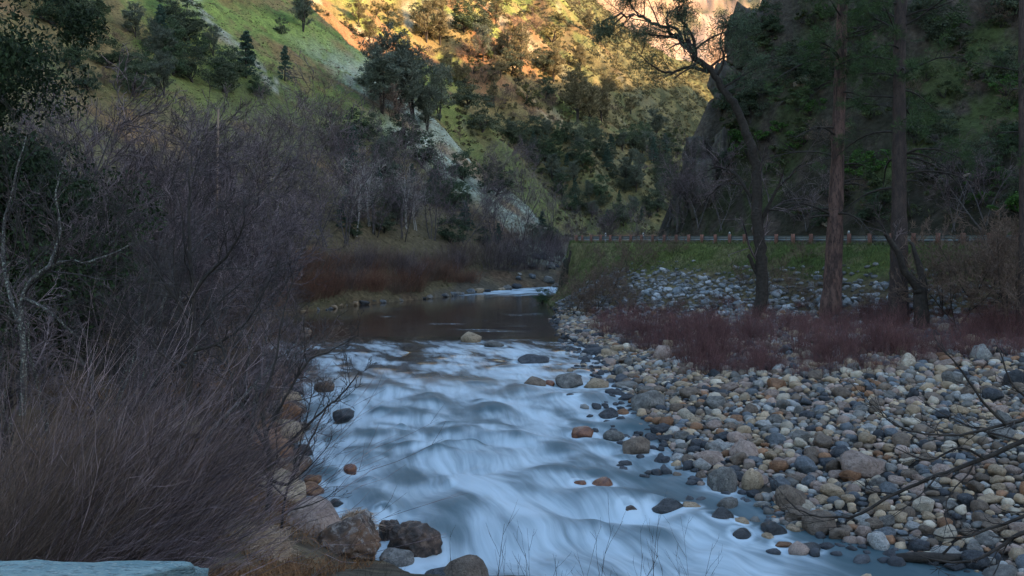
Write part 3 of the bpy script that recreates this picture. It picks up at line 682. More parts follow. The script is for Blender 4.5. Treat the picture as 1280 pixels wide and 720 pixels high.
rb = np.random.default_rng(92); V_ = []; F_ = []; nn = 0
xs = rb.uniform(3, 40, 30000); ys = rb.uniform(44, 108, 30000); e, es, ep = polydist(xs, ys, ROAD); e *= es; z, reg, q = land(xs, ys, True); ok = (ys < 92) & (e < -3.2 - 1.2 * q['n2']) & (q['dw'] > .2) & (xs / ys < .5) & (e > -11) & (rb.uniform(0, 1, len(xs)) < sstep(-2.5, -7, e)); ok &= np.cumsum(ok) < 2600
for x, y, zz in zip(xs[ok], ys[ok], z[ok]):
    V, Fc = LOWS[int(rb.integers(0, 10))]; s_ = rb.uniform(.08, .26); v = V * (s_, s_ * .7, s_ * .5); a = rb.uniform(0, 6.28); v = np.stack([v[:, 0] * math.cos(a) - v[:, 1] * math.sin(a) + x, v[:, 0] * math.sin(a) + v[:, 1] * math.cos(a) + y, v[:, 2] + zz + s_ * .2], 1); V_.append(v); F_.append(Fc + nn); nn += len(v)
me = mesh('riprap_rubble', np.concatenate(V_), np.concatenate(F_), False); me.materials.append(mat('rubble', (.075, .078, .08), (.20, .20, .198), scale=.8, island=.5, bump=.5, bscale=6)); o = link('riprap_rubble', me); o['kind'] = 'stuff'; o['label'] = 'broken grey rubble over the lower road embankment'

river([(t['o'].location[0], t['o'].location[1], t['o'].scale[0]) for t in THINGS if t['o'].name.startswith('boulder') and river_frame(np.array([t['o'].location[0]]), np.array([t['o'].location[1]]))[0][0] < .2])
# ------------------------------------------------------------------ plants: one prototype of each kind, all about 1 m tall (scaled) unless said
G_OAK = mat('leaf_oak', (.048, .062, .040), (.088, .105, .060), scale=1.5, island=.45, objvar=.2, trans=.18)
G_OAK2 = mat('leaf_live_oak', (.034, .054, .030), (.068, .098, .046), scale=1.5, island=.45, objvar=.2, trans=.18)
G_PINE = mat('needle_grey_pine', (.078, .094, .072), (.135, .15, .105), scale=2, island=.35, objvar=.15, trans=.12)
G_FIR = mat('needle_blue_green', (.035, .065, .05), (.065, .105, .075), scale=2, island=.35, objvar=.15, trans=.1)
G_POND = mat('needle_dark_pine', (.030, .056, .022), (.068, .105, .036), scale=2, island=.4, trans=.15)
G_SHRUB = mat('leaf_shrub', (.034, .049, .020), (.075, .092, .031), scale=2, island=.4, objvar=.3, trans=.15)
G_BRIGHT = mat('leaf_bright_shrub', (.035, .085, .016), (.07, .14, .025), scale=2, island=.4, objvar=.2, trans=.2)
G_OCHRE = mat('leaf_olive', (.10, .095, .035), (.17, .14, .055), scale=2, island=.4, objvar=.2, trans=.15)
B_DARK = mat('bark_dark', (.020, .016, .014), (.050, .040, .033), scale=6, bump=.6, bscale=12)
B_GREY = mat('bark_grey', (.05, .043, .042), (.12, .105, .10), scale=6, bump=.4, bscale=12)
B_PALE = mat('bark_pale', (.33, .31, .28), (.50, .47, .43), scale=5, bump=.3)
T_GREY = mat('twig_grey', (.034, .024, .026), (.19, .142, .142), scale=.8, island=.7, objvar=.15)
T_DARK = mat('twig_dark', (.030, .024, .022), (.06, .05, .046), scale=1.2, island=.3)
T_RED = mat('twig_red', (.095, .044, .044), (.20, .098, .090), scale=1.2, island=.4, objvar=.2)
T_RUST = mat('twig_rust', (.10, .048, .034), (.20, .10, .06), scale=1.2, island=.4, objvar=.2)
T_BROWN = mat('twig_brown', (.10, .066, .05), (.17, .115, .085), scale=1.2, island=.4, objvar=.15)
T_WAND = mat('twig_wand', (.062, .041, .043), (.36, .262, .262), scale=1.0, island=.8, objvar=.15)
T_LICHEN = mat('branch_lichen', (.032, .027, .026), (.08, .068, .064), scale=3, col3=(.27, .28, .23), s3=2.6, bump=.5, bscale=10)

def part(name, mb, m, parent):
    me = mb if isinstance(mb, bpy.types.Mesh) else mb.me(name)
    if not me.materials: me.materials.append(m)
    return link(name, me, parent)
def crown_tree(name, seed, leafmat, kind, nleaf, lsize, barkmat=B_DARK):
    r = np.random.default_rng(seed); t = root(name, (0, 0, -500))
    tr = MB(); cr = MB()
    if kind == 'oak':
        P = walk(np.zeros((1, 3)) - [0, 0, .05], np.array([[r.normal(0, .15), r.normal(0, .15), 1]]), np.array([.42]), 6, .18, (0, 0, .2), r); Rr = np.linspace(.036, .018, 6)[None]
        tr.add(*tubes(P, Rr, 6))
        P2, R2 = grow(P, Rr, 11, .95, .85, 5, .2, (0, 0, .5), .6, .25, .3, r); tr.add(*tubes(P2, R2, 4))
        C = np.concatenate([P2[:, -1], P2[:, -2], P2[:, 3] + r.normal(0, .05, P2[:, 3].shape)])
        lo, w = .07, .43
        K = 46; th_ = r.uniform(0, 6.28, K); zz = r.uniform(0, 1, K); rad = w * np.sqrt(np.clip(1 - (zz * 1.5 - .5) ** 2 * .8, .1, 1)) * r.uniform(.35, 1.0, K)
        C = np.concatenate([C, np.stack([np.cos(th_) * rad, np.sin(th_) * rad, lo + zz * .82], 1)])
        rad = r.uniform(.06, .13, len(C))
        fl_ = (1, 1, .72)
    elif kind == 'pine':           # loose grey pine: forked, wispy tufts along rising limbs
        P = walk(np.zeros((2, 3)) - [0, 0, .03], np.array([[r.normal(0, .05), r.normal(0, .05), 1], [r.normal(0, .12), .05, 1]]), np.array([.92, .72]), 8, .05, (0, 0, .2), r); Rr = np.stack([np.linspace(.020, .005, 8), np.linspace(.015, .004, 8)])
        tr.add(*tubes(P, Rr, 5))
        P2, R2 = grow(P, Rr, 30, 1.05, .34, 5, .14, (0, 0, .8), .5, .25, .3, r); tr.add(*tubes(P2, R2, 3))
        C = np.concatenate([P2[:, -1], P2[:, -2], P2[:, -3][::2], P[:, -1]]); rad = r.uniform(.04, .085, len(C)); fl_ = (1, 1, .8)
    elif kind == 'fir':
        P = walk(np.zeros((1, 3)) - [0, 0, .03], np.array([[0, 0, 1.]]), np.array([.98]), 8, .02, (0, 0, 0), r); Rr = np.linspace(.022, .003, 8)[None]
        tr.add(*tubes(P, Rr, 5))
        n = 90; z = .08 + .9 * r.uniform(0, 1, n) ** 1.1; a = r.uniform(0, 6.28, n); L = .27 * (1.02 - z) ** .8 * r.uniform(.6, 1.1, n)
        C = np.concatenate([np.stack([np.cos(a) * L * f_, np.sin(a) * L * f_, z - L * .15 * f_], 1) for f_ in (.45, .9)]); rad = np.full(len(C), .035); fl_ = (1, 1, .7)
    else:                          # shrub
        P = walk(np.zeros((7, 3)), np.c_[r.normal(0, .6, (7, 2)), np.ones(7)], np.full(7, .6), 4, .2, (0, 0, .2), r); Rr = np.tile(np.linspace(.025, .008, 4), (7, 1)); tr.add(*tubes(P, Rr, 4))
        K = 16; C = np.stack([r.normal(0, .26, K), r.normal(0, .26, K), r.uniform(.15, .85, K)], 1); C[:, :2] *= (1.25 - C[:, 2:3] * .8); rad = r.uniform(.09, .18, K); fl_ = (1, 1, .8)
    k = r.integers(0, len(C), nleaf)
    o_ = unit(r.normal(0, 1, (nleaf, 3))) * (r.uniform(0, 1, nleaf) ** .45)[:, None]
    Q = C[k] + o_ * rad[k][:, None] * np.array(fl_)
    if kind in ('pine',): cr.add(*leaves(Q, lsize, .36, r, dirs=o_ + np.array([0, 0, .5]) + r.normal(0, .3, o_.shape)))
    elif kind == 'fir': cr.add(*leaves(Q, lsize, .45, r))
    else: cr.add(*leaves(Q, lsize, .75, r))
    part('trunk' if kind != 'shrub' else 'stem', tr, barkmat, t); part('crown' if kind != 'shrub' else 'foliage', cr, leafmat, t)
    return t
PROTO = {}
def proto(key, name, n, *a):
    PROTO[key] = [crown_tree(name, hash_(key) + k, *a) for k in range(n)]
def hash_(s): return sum(ord(c) * (i + 3) for i, c in enumerate(s)) % 9973
proto('oak', 'oak_tree', 4, G_OAK, 'oak', 5200, .023)
proto('liveoak', 'live_oak', 3, G_OAK2, 'oak', 5200, .023)
proto('pine', 'grey_pine', 4, G_PINE, 'pine', 6500, .026)
proto('fir', 'conifer_tree', 2, G_FIR, 'fir', 4200, .026)
proto('shrub', 'shrub', 3, G_SHRUB, 'shrub', 1100, .05)
proto('bright', 'shrub', 2, G_BRIGHT, 'shrub', 1100, .05)
proto('olive', 'shrub', 2, G_OCHRE, 'shrub', 900, .05)
proto('olivepine', 'grey_pine', 2, mat('needle_olive_pine', (.12, .105, .055), (.19, .16, .085), scale=2, island=.35, objvar=.15, trans=.12), 'pine', 6000, .026)

# bare, many-stemmed trees in metres
def bare_tree(seed, h=9.0, stems=4, spread=.35, limbs=9, br=6, tw=4, twl=2, bark=B_GREY, twig=T_GREY, name='bare_tree', r0=.085, trop=.35, tr_=.0135, limb_ang=.75):
    r = np.random.default_rng(seed); t = root(name, (0, 0, -500))
    d = np.c_[r.normal(0, spread, (stems, 2)), np.ones(stems)]
    P = walk(np.c_[r.normal(0, .18, (stems, 2)), np.full(stems, -.2)], d, h * r.uniform(.7, 1.0, stems), 9, .10, (0, 0, .3), r)
    R = r0 * r.uniform(.6, 1, stems)[:, None] * np.linspace(1, .18, 9)[None]
    for k in range(stems):
        s = MB().add(*tubes(P[k:k + 1], R[k:k + 1], 6)); so_ = part('stem', s, bark, t)
        c = MB()
        P2, R2 = grow(P[k:k + 1], R[k:k + 1], limbs, limb_ang, .42, 7, .16, (0, 0, trop), .6, .18, .3, r, rmin=.012); c.add(*tubes(P2, R2, 4))
        P3, R3 = grow(P2, R2, br, .7, .5, 6, .18, (0, 0, trop), .55, .15, .3, r, rmin=tr_ * 1.2); c.add(*tubes(P3, R3, 3))
        P4, R4 = grow(P3, R3, tw, .65, .55, 5, .2, (0, 0, trop), .6, .15, .35, r, rmin=tr_); c.add(*tubes(P4, R4, 3))
        if twl:
            P5, R5 = grow(P4, R4, twl, .6, .55, 4, .22, (0, 0, trop), .7, .2, .4, r, rmin=tr_ * .8); c.add(*tubes(P5, R5, 3))
        part('crown', c, twig, so_)
    return t
def copy_any(src, loc, rz, sc, used=set()):
    if src.name not in used:
        used.add(src.name); src.location = loc; src.rotation_euler = (0, 0, rz); src.scale = (sc, sc, sc) if np.isscalar(sc) else sc; return src
    return copy_tree(src, loc, rz, sc)
BARE = [bare_tree(500 + k, 9, 3 + k % 3) for k in range(5)]
PALEBARE = [bare_tree(520, 9, 2, .14, 10, 6, 4, 2, B_PALE, mat('twig_pale', (.27, .235, .21), (.38, .33, .30), scale=1, island=.3), 'sycamore_tree', .11)]
BROWNB = [bare_tree(530 + k, 5, 4, .5, 8, 6, 5, 2, B_DARK, T_BROWN, 'bare_bush', .05) for k in range(2)]
PROTO['bare'] = BARE; PROTO['palebare'] = PALEBARE; PROTO['brownbush'] = BROWNB

def stem_clump(seed, n, L, base_r, spread, r0, twig, bias=(0, 0, 0), kids=5, kid_ratio=.35, wander=.06, grand=0, name='willow_shrub', N=6, kang=.4):
    r = np.random.default_rng(seed)
    st = np.c_[r.normal(0, base_r, (n, 2)), np.full(n, -.1)]
    d = np.c_[r.normal(0, spread, (n, 2)) + st[:, :2] * .25, np.ones(n)] + np.array(bias) * r.uniform(.5, 1.4, (n, 1))
    P = walk(st, d, L * r.uniform(.55, 1.05, n), N, wander, (0, 0, .12), r); R = r0 * r.uniform(.6, 1.2, n)[:, None] * np.linspace(1, .35, N)
    mb = MB().add(*tubes(P, R, 3))
    if kids:
        P2, R2 = grow(P, R, kids, kang, kid_ratio, 4, .1, np.array(bias) * .3 + [0, 0, .25], .65, .2, .45, r, rmin=r0 * .4); mb.add(*tubes(P2, R2, 3))
        if grand:
            P3, R3 = grow(P2, R2, grand, .45, .6, 3, .12, (0, 0, .25), .7, .2, .5, r, rmin=r0 * .33); mb.add(*tubes(P3, R3, 3))
    me = mb.me('stems'); me.materials.append(twig)
    o = link(name, me, None, (0, 0, -500)); return o
REDW = [stem_clump(600 + k, 84, 1.3, .42, .32, .008, T_RED, (0, 0, 0), 4, .45, .08, 2) for k in range(4)]
RUSTW = [stem_clump(620 + k, 150, 3.2, .9, .28, .016, T_RUST, (0, 0, 0), 5, .4, .1, 2) for k in range(3)]
BROWNW = [stem_clump(640 + k, 140, 3.0, .9, .3, .016, T_BROWN, (0, 0, 0), 5, .4, .08, 2) for k in range(2)]
GREYW = [stem_clump(660 + k, 130, 4.5, .9, .25, .016, T_GREY, (0, 0, 0), 6, .4, .08, 2) for k in range(2)]
WAND = [stem_clump(680 + k, 130, 3.1, .42, .16, .0058, T_WAND, (1.25, -.15, 0), 6, .42, .05, 1, kang=.3) for k in range(4)]
WANDB = [stem_clump(690 + k, 110, 2.6, .42, .2, .0058, T_BROWN, (.9, -.1, 0), 5, .42, .05, 1, kang=.3) for k in range(2)]

# ------------------------------------------------------------------ trees of the hills
trng = np.random.default_rng(321)
def plant(kind, px, py, hpx, base, zone, group=None, cat='tree', wide=1.0, p=None):
    if p is None: p = hit(px, py)
    h = hpx * p[1] / F
    src = PROTO[kind][int(trng.integers(0, len(PROTO[kind])))]
    unit_h = {'bare': 9.0, 'palebare': 9.0, 'brownbush': 4.2}.get(kind, 1.0)
    s = h / unit_h
    o = copy_any(src, (p[0], p[1], p[2] - .02 * h), float(trng.uniform(0, 6.28)), (s * wide, s * wide, s))
    tag(o, cat, None, group, base, zone, mid=(p[0], p[1], p[2] + h / 2), size=hpx)
    return o
GA, GB, GD = 'trees and bushes on the near left spur', 'trees and bushes on the far valley side', 'shrubs and oaks above the road'
A_LIST = [('pine', 379, 40, 62, 'lone tall pine', 'on the green ridge', 1), ('oak', 352, 43, 23, 'lone round dark bush', 'on the green slope by the ridge pine', 1), ('fir', 356, 102, 46, 'grey-green conical tree', 'in the middle of the green slope', 1.1),
  ('brownbush', 407, 111, 27, 'bare brown bush', 'on the green slope', 1), ('oak', 297, 95, 28, 'small dark bush', 'by the stony streak', 1.1), ('liveoak', 326, 120, 30, 'wide dark green bush', 'by the stony streak', 1.3), ('oak', 312, 84, 20, 'small dark bush', 'by the stony streak', 1), ('brownbush', 338, 92, 15, 'small bare bush', 'by the stony streak', 1),
  ('pine', 478, 142, 92, 'big blue-grey pine', 'in the dark clump on the spur crest', 1.3), ('pine', 497, 150, 116, 'tallest blue-grey pine', 'in the dark clump on the spur crest', 1.15), ('pine', 517, 152, 98, 'big blue-grey pine', 'in the dark clump on the spur crest', 1.2), ('oak', 463, 112, 36, 'dark round oak', 'at the upper edge of the dark pine clump', 1.2), ('pine', 549, 150, 74, 'slender grey pine', 'just right of the dark clump', 1.0), ('pine', 534, 165, 60, 'slender grey pine', 'below the dark clump', 1.1),
  ('liveoak', 432, 186, 54, 'broad dark oak', 'low on the near spur', 1.3), ('oak', 462, 178, 42, 'dark round oak', 'low on the near spur', 1.2), ('fir', 442, 216, 62, 'blue-green conical tree', 'low on the near spur', 1.25), ('pine', 480, 226, 58, 'pale grey pine', 'low on the near spur', 1.4), ('brownbush', 425, 150, 26, 'bare brown tree', 'low on the near spur', 1), ('brownbush', 486, 150, 40, 'bare brown tree', 'under the dark pine clump', 1), ('brownbush', 468, 140, 30, 'bare brown tree', 'under the dark pine clump', 1.2),
  ('liveoak', 527, 210, 52, 'broad dark oak', 'left of the pale grass rib', 1.3), ('oak', 506, 186, 48, 'dark round oak', 'left of the pale grass rib', 1.2), ('liveoak', 580, 226, 44, 'dark green oak', 'on the pale grass rib', 1.1), ('oak', 620, 246, 50, 'dark round oak', 'on the pale grass rib', 1.2), ('liveoak', 555, 240, 40, 'dark green oak', 'below the pale grass rib', 1.3), ('brownbush', 575, 178, 16, 'tiny bare bush', 'on the pale grass rib', 1), ('brownbush', 645, 200, 16, 'tiny bare bush', 'on the pale grass rib', 1.2)]
for k, px, py, h, b, z, w_ in A_LIST: plant(k, px, py, h, b, z, GA, 'bush' if 'bush' in b else 'tree', w_)
B_LIST = [('olivepine', 448, 30, 32, 'tan-green pine'), ('olivepine', 461, 54, 34, 'tan-green pine'), ('oak', 490, 36, 24, 'dark oak'), ('olivepine', 533, 54, 60, 'tan-green pine'), ('olivepine', 550, 58, 44, 'tan-green pine'), ('oak', 519, 25, 22, 'dark oak'), ('liveoak', 580, 40, 44, 'dark oak'), ('oak', 599, 42, 46, 'dark oak'), ('pine', 604, 78, 48, 'grey pine'), ('brownbush', 586, 76, 28, 'bare brown bush'),
  ('olivepine', 620, 30, 34, 'tan-green pine'), ('brownbush', 648, 50, 34, 'bare brown bush'), ('olivepine', 651, 90, 60, 'tan-green pine'), ('oak', 639, 94, 40, 'dark oak'), ('oak', 677, 90, 34, 'dark oak'), ('olivepine', 692, 104, 48, 'tan-green pine'), ('olive', 658, 128, 24, 'olive bush'), ('oak', 682, 124, 28, 'dark oak'), ('olive', 690, 54, 28, 'olive bush'), ('olive', 719, 68, 16, 'olive bush'), ('olive', 711, 82, 12, 'olive bush'),
  ('olivepine', 722, 154, 72, 'tan-green pine'), ('olivepine', 737, 160, 54, 'tan-green pine'), ('olivepine', 752, 152, 44, 'tan-green pine'), ('oak', 583, 136, 42, 'dark oak'), ('oak', 603, 168, 50, 'dark oak'), ('olive', 591, 94, 20, 'olive bush'), ('olivepine', 618, 110, 30, 'tan-green pine'), ('brownbush', 665, 155, 20, 'bare brown bush'), ('brownbush', 640, 128, 22, 'bare brown bush'), ('brownbush', 622, 140, 22, 'bare brown bush'),
  ('oak', 640, 174, 30, 'dark oak'), ('oak', 676, 172, 28, 'dark oak'), ('oak', 719, 180, 32, 'dark oak'), ('olive', 470, 20, 18, 'olive bush'), ('olivepine', 560, 100, 40, 'tan-green pine'), ('olive', 572, 108, 22, 'olive bush'), ('olivepine', 630, 70, 34, 'tan-green pine'), ('olive', 745, 45, 12, 'olive bush'), ('olive', 700, 30, 14, 'olive bush'), ('olive', 665, 20, 16, 'olive bush'), ('brownbush', 690, 140, 24, 'bare brown bush'), ('brownbush', 655, 110, 20, 'bare brown bush'), ('brownbush', 605, 105, 20, 'bare brown bush'), ('olive', 768, 110, 18, 'olive bush')]
def bzone(px, py):
    v = 'near the frame top' if py < 58 else 'midway up' if py < 105 else 'by the shadow line'
    return 'on sunlit far slope, ' + v
for k, px, py, h, b in B_LIST: plant(k, px, py, h, b, bzone(px, py), GB, 'bush' if 'bush' in b else 'tree', 1.15)
def inpoly(px, py, P):
    c = False; j = len(P) - 1
    for i in range(len(P)):
        if (P[i][1] > py) != (P[j][1] > py) and px < (P[j][0] - P[i][0]) * (py - P[i][1]) / (P[j][1] - P[i][1]) + P[i][0]: c = not c
        j = i
    return c
def fill(n, poly, kinds, hr, zonef, group, mind=9, wide=(1.0, 1.4), test=None):
    x0, x1 = min(p[0] for p in poly), max(p[0] for p in poly); y0, y1 = min(p[1] for p in poly), max(p[1] for p in poly); done = []; tries = 0
    while len(done) < n and tries < n * 60:
        tries += 1; px, py = trng.uniform(x0, x1), trng.uniform(y0, y1)
        if not inpoly(px, py, poly) or any(math.hypot(px - a, (py - b) * 1.5) < mind for a, b in done): continue
        p = hit(px, py)
        if test and not test(p): continue
        k, b = kinds[int(trng.integers(0, len(kinds)))]
        h = trng.uniform(*hr) * (.6 if 'bush' in b or 'shrub' in b else 1)
        size = 'small ' if h < hr[0] + .25 * (hr[1] - hr[0]) else 'large ' if h > hr[0] + .75 * (hr[1] - hr[0]) else ''
        plant(k, px, py, h, size + b, zonef(px, py), group, 'bush' if ('bush' in b or 'shrub' in b) else 'tree', trng.uniform(*wide), p); done.append((px, py))
def third(px, a, b, names): return names[min(len(names) - 1, max(0, int((px - a) / (b - a) * len(names))))]
fill(88, [(600, 168), (720, 172), (790, 178), (850, 160), (838, 285), (735, 288), (705, 262), (665, 205)], [('oak', 'dark oak'), ('oak', 'dark oak'), ('liveoak', 'green oak'), ('pine', 'grey pine'), ('shrub', 'dim shrub'), ('fir', 'blue-green conifer')], (16, 36),
     lambda px, py: 'on shaded far slope ' + third(px, 600, 850, ['above the pale grass rib', 'behind the river bend', 'beside the cliff edge']), GB, 8, test=lambda p: p[1] > 165)
fill(52, [(405, 190), (470, 190), (560, 250), (680, 292), (700, 320), (430, 305)], [('oak', 'dark oak'), ('liveoak', 'green oak'), ('brownbush', 'bare brown bush'), ('pine', 'grey pine'), ('bare', 'bare grey tree'), ('fir', 'blue-green conifer')], (22, 42),
     lambda px, py: 'at the spur foot ' + third(px, 405, 700, ['left of the white sycamores', 'behind the white sycamores', 'above the river bend']), GA, 10)
fill(30, [(70, 10), (225, 10), (320, 110), (250, 125), (70, 120)], [('pine', 'dim grey pine'), ('oak', 'dark oak'), ('liveoak', 'green oak'), ('fir', 'dim conifer'), ('brownbush', 'bare bush')], (32, 64), lambda px, py: 'on the dim slope above the bare trees', GA, 15)
fill(50, [(440, 15), (560, 3), (730, 5), (745, 60), (800, 150), (700, 160), (560, 120), (500, 60)], [('olive', 'olive bush'), ('olivepine', 'tan-green pine'), ('brownbush', 'bare brown bush'), ('shrub', 'dim green bush')], (14, 34), bzone, GB, 9)
def dzone(px, py): return f"{'high' if py < 95 else 'midway up' if py < 190 else 'low'} on right hillside " + third(px, 870, 1290, ['left of the leaning tree', 'between leaning tree and reddish pine', 'between the two tall pines', 'right of the dark pine'] if False else ['by the cliff', 'behind the tall pines', 'near the frame edge'])
fill(95, [(885, 100), (935, 8), (1290, 5), (1290, 285), (1000, 288), (885, 285)], [('shrub', 'dim shrub'), ('shrub', 'dim shrub'), ('bright', 'green shrub'), ('oak', 'dark oak'), ('liveoak', 'green oak'), ('brownbush', 'bare brown bush')], (26, 60), dzone, GD, 13, (1.1, 1.6))
# chaparral over the upper far slope: nobody could count it
def chaparral():
    r = np.random.default_rng(5150); n = 21000
    xs = r.uniform(-120, 150, n); ys = r.uniform(170, 575, n); z, reg, q = land(xs, ys, True)
    d = .8 * xs - q['gul'] * 30 + .22 * (z - 60) - 8
    ok = (reg == 5) & ((d + r.normal(0, 14, n) > 6) | (fbm(xs / 12, ys / 12, 81, 3) + .25 * r.normal(0, 1, n) > .02) | ((xs / ys > .045) & (z < 70) & (r.uniform(0, 1, n) < .75))); xs, ys, z = xs[ok], ys[ok], z[ok]
    sz = r.uniform(.6, 1.8, len(xs)) * np.clip(ys / 420, .55, 1); K = 34
    C = np.repeat(np.stack([xs, ys, z + sz * .35], 1), K, 0); o_ = unit(r.normal(0, 1, (len(C), 3))) * np.repeat(sz, K)[:, None] * (r.uniform(.2, 1, len(C)) ** .5)[:, None] * np.array([.8, .8, .6])
    mb = MB().add(*leaves(C + o_, .36, .8, r)); me = mb.me('chaparral'); me.materials.append(mat('leaf_chaparral', (.055, .055, .028), (.12, .105, .05), scale=.06, island=.4, trans=.15))
    o = link('chaparral', me); o['kind'] = 'stuff'; o['label'] = 'low olive chaparral scattered over the far slope'
chaparral()
def brush(name, label, n, x0, x1, y0, y1, regs, sizes, mat_, seed, flat=.6, K=26, keep=None, leaf=.22, squash=(.8, .8, .6)):
    r = np.random.default_rng(seed); xs = r.uniform(x0, x1, n); ys = r.uniform(y0, y1, n); z, reg, q = land(xs, ys, True); ok = np.isin(reg, regs) & (np.abs(xs / ys) < .58)
    if keep: ok &= keep(xs, ys, z, q, r)
    xs, ys, z = xs[ok], ys[ok], z[ok]; sz = r.uniform(*sizes, len(xs)); C = np.repeat(np.stack([xs, ys, z + sz * .25], 1), K, 0); o_ = unit(r.normal(0, 1, (len(C), 3))) * np.repeat(sz, K)[:, None] * (r.uniform(.2, 1, len(C)) ** .5)[:, None] * np.array(squash)
    me = MB().add(*leaves(C + o_, leaf, .5, r)).me(name); me.materials.append(mat_); o = link(name, me); o['kind'] = 'stuff'; o['label'] = label; print(name, len(xs))
brush('slope_undergrowth', 'low dark green and brown undergrowth on the right hillside', 7000, 10, 100, 66, 190, [3], (.3, 1.0), mat('leaf_undergrowth', (.024, .028, .014), (.075, .078, .032), scale=.15, island=.5, trans=.15, col3=(.10, .075, .055)), 5151, keep=lambda x, y, z, q, r: (q['eh'] > 1.5) & (fbm(x / 8, y / 8, 83, 3) + .3 * r.normal(0, 1, len(x)) > .0), leaf=.15)
brush('slope_tussocks', 'scattered dry tussocks and low herbs on the near spur', 9000, -120, 10, 70, 235, [4], (.18, .6), mat('leaf_tussock', (.085, .075, .035), (.17, .135, .07), scale=.12, island=.5, trans=.15, col3=(.07, .10, .03)), 5152, K=16, leaf=.13, squash=(.9, .9, .4))
# ------------------------------------------------------------------ left bank: bare trees, willows, the wand thicket
erng = np.random.default_rng(909)
def put(srcs, px, Y, sc, base, zone, group, cat, rz=None, dz=0.0, size=1, hgt=4.0):
    x = (px - 640) / F * Y; z = H1(x, Y)
    o = copy_any(srcs[int(erng.integers(0, len(srcs)))], (x, Y, z + dz), float(erng.uniform(0, 6.28)) if rz is None else rz, sc)
    tag(o, cat, None, group, base, zone, mid=(x, Y, z + hgt * (sc if np.isscalar(sc) else sc[2]) / 2), size=size); return o
GL = 'bare trees on the left bank'
# far row (px, distance, scale)
for px, Y, s in ((300, 74, 1.25), (335, 84, 1.2), (372, 96, 1.15), (402, 104, 1.15), (432, 108, 1.1), (345, 100, 1.3), (470, 116, 1.0), (505, 120, .95), (540, 126, .95), (580, 131, .95), (388, 118, 1.2), (430, 124, 1.15), (300, 92, 1.4), (260, 80, 1.45), (620, 139, .9), (655, 146, .9), (560, 146, 1.0), (500, 138, 1.05), (605, 158, .95), (690, 160, .95), (720, 168, .9), (760, 178, 1.0), (655, 168, 1.0), (800, 186, .9)):
    put(BARE, px, Y, s * 1.15, 'bare grey tree', 'behind the rusty willows across the pool' if px < 480 else 'at the river bend' if px < 700 else 'far behind the road end', GL, 'tree', hgt=9)
for px, Y, s in ((225, 60, 1.35), (180, 66, 1.5), (275, 62, 1.2), (150, 50, 1.15), (205, 48, 1.05), (250, 50, 1.0), (110, 44, 1.1), (75, 38, 1.0), (170, 38, .92), (130, 58, 1.4), (300, 58, 1.0), (225, 38, .85), (60, 52, 1.4), (20, 46, 1.3), (325, 66, 1.0), (25, 33, .95), (120, 31, .85), (260, 40, .72)):
    put(BARE, px, Y, s * (1.18 if Y > 45 else 1.0), 'bare grey tree', 'in the dense bare thicket above the wands', GL, 'tree', hgt=9)
for px, Y, s in ((446, 112, 1.0), (462, 117, .9), (508, 124, .8), (520, 126, .75)): put(PALEBARE, px, Y, s, 'white-stemmed bare sycamore', 'across the pool', 'white-stemmed sycamores', 'tree', hgt=9)
# rusty willow fringe along the pool
def left_edge(y):
    xs = np.linspace(-30, 30, 600); dw, sd, _, _ = river_frame(xs, np.full(600, y)); k = np.where((sd < 0) & (dw > 0))[0]
    return xs[k[-1]] if len(k) else -20
k = 0
for y in list(np.linspace(82, 119, 24)) + list(np.linspace(88, 122, 16)):
    back = k >= 24; x = left_edge(y) - erng.uniform(.9, 2.0) - (2.6 if back else 0) - (1.2 if y > 108 else 0); px = 640 + F * x / y
    put(GREYW if k % 7 == 3 else BROWNW if (back and k % 2) or k % 5 == 4 else RUSTW, px, y, erng.uniform(.38, .85) * (1.2 if back else 1), 'rusty willow bush', 'across the pool ' + third(px, 340, 640, ['nearest the bare branches', 'below the white sycamores', 'towards the bend']), 'rusty willows round the pool', 'bush', hgt=3); k += 1
for px, Y in ((640, 129), (668, 133), (700, 140), (730, 146), (610, 127), (575, 124), (690, 150), (640, 142)):
    put(BROWNW + GREYW, px, Y, erng.uniform(.9, 1.3), 'grey-brown willow bush', 'at the river bend', 'rusty willows round the pool', 'bush', hgt=3)
# stones along the far bank of the pool
for i in range(46):
    y = erng.uniform(80, 122) if i < 34 else erng.uniform(112, 124); x = left_edge(y) + erng.uniform(-.4, .5); px = 640 + F * x / y; s = erng.uniform(.15, .5) * (1.5 if i >= 34 else 1)
    o = link('shore_rock', stone_mesh('angular', i % 6, SM[['grey', 'dark grey', 'blue-grey', 'tan'][i % 4]])); o.location = (x, y, zw(y) + s * .25); o.scale = (s, s * .8, s * .6); o.rotation_euler = (0, erng.uniform(-.2, .2), erng.uniform(0, 6))
    tag(o, 'rock', None, 'rocks along the far bank of the pool', ['grey', 'dark grey', 'blue-grey', 'tan'][i % 4] + ' shore rock', 'by the rusty willows ' + third(px, 330, 660, ['near the bare branches', 'below white sycamores', 'at the white water bend']))
# white-water rocks beyond the bend
for i in range(26):
    px, py = erng.uniform(640, 700), erng.uniform(338, 364); p = np.array(at(px, py, 126 + (364 - py) * .9)); s = erng.uniform(.3, .8); z = H1(p[0], p[1])
    o = link('shore_rock', stone_mesh('angular', i % 6, SM[['grey', 'pale grey', 'blue-grey'][i % 3]])); o.location = (p[0], p[1], max(z, zw(p[1])) + s * .3); o.scale = (s, s * .8, s * .7); o.rotation_euler = (0, 0, erng.uniform(0, 6))
    tag(o, 'rock', None, 'rocks along the far bank of the pool', ['grey', 'pale grey', 'blue-grey'][i % 3] + ' rock', 'in the boulder bank beyond the bend', mid=(p[0], p[1], p[2]))
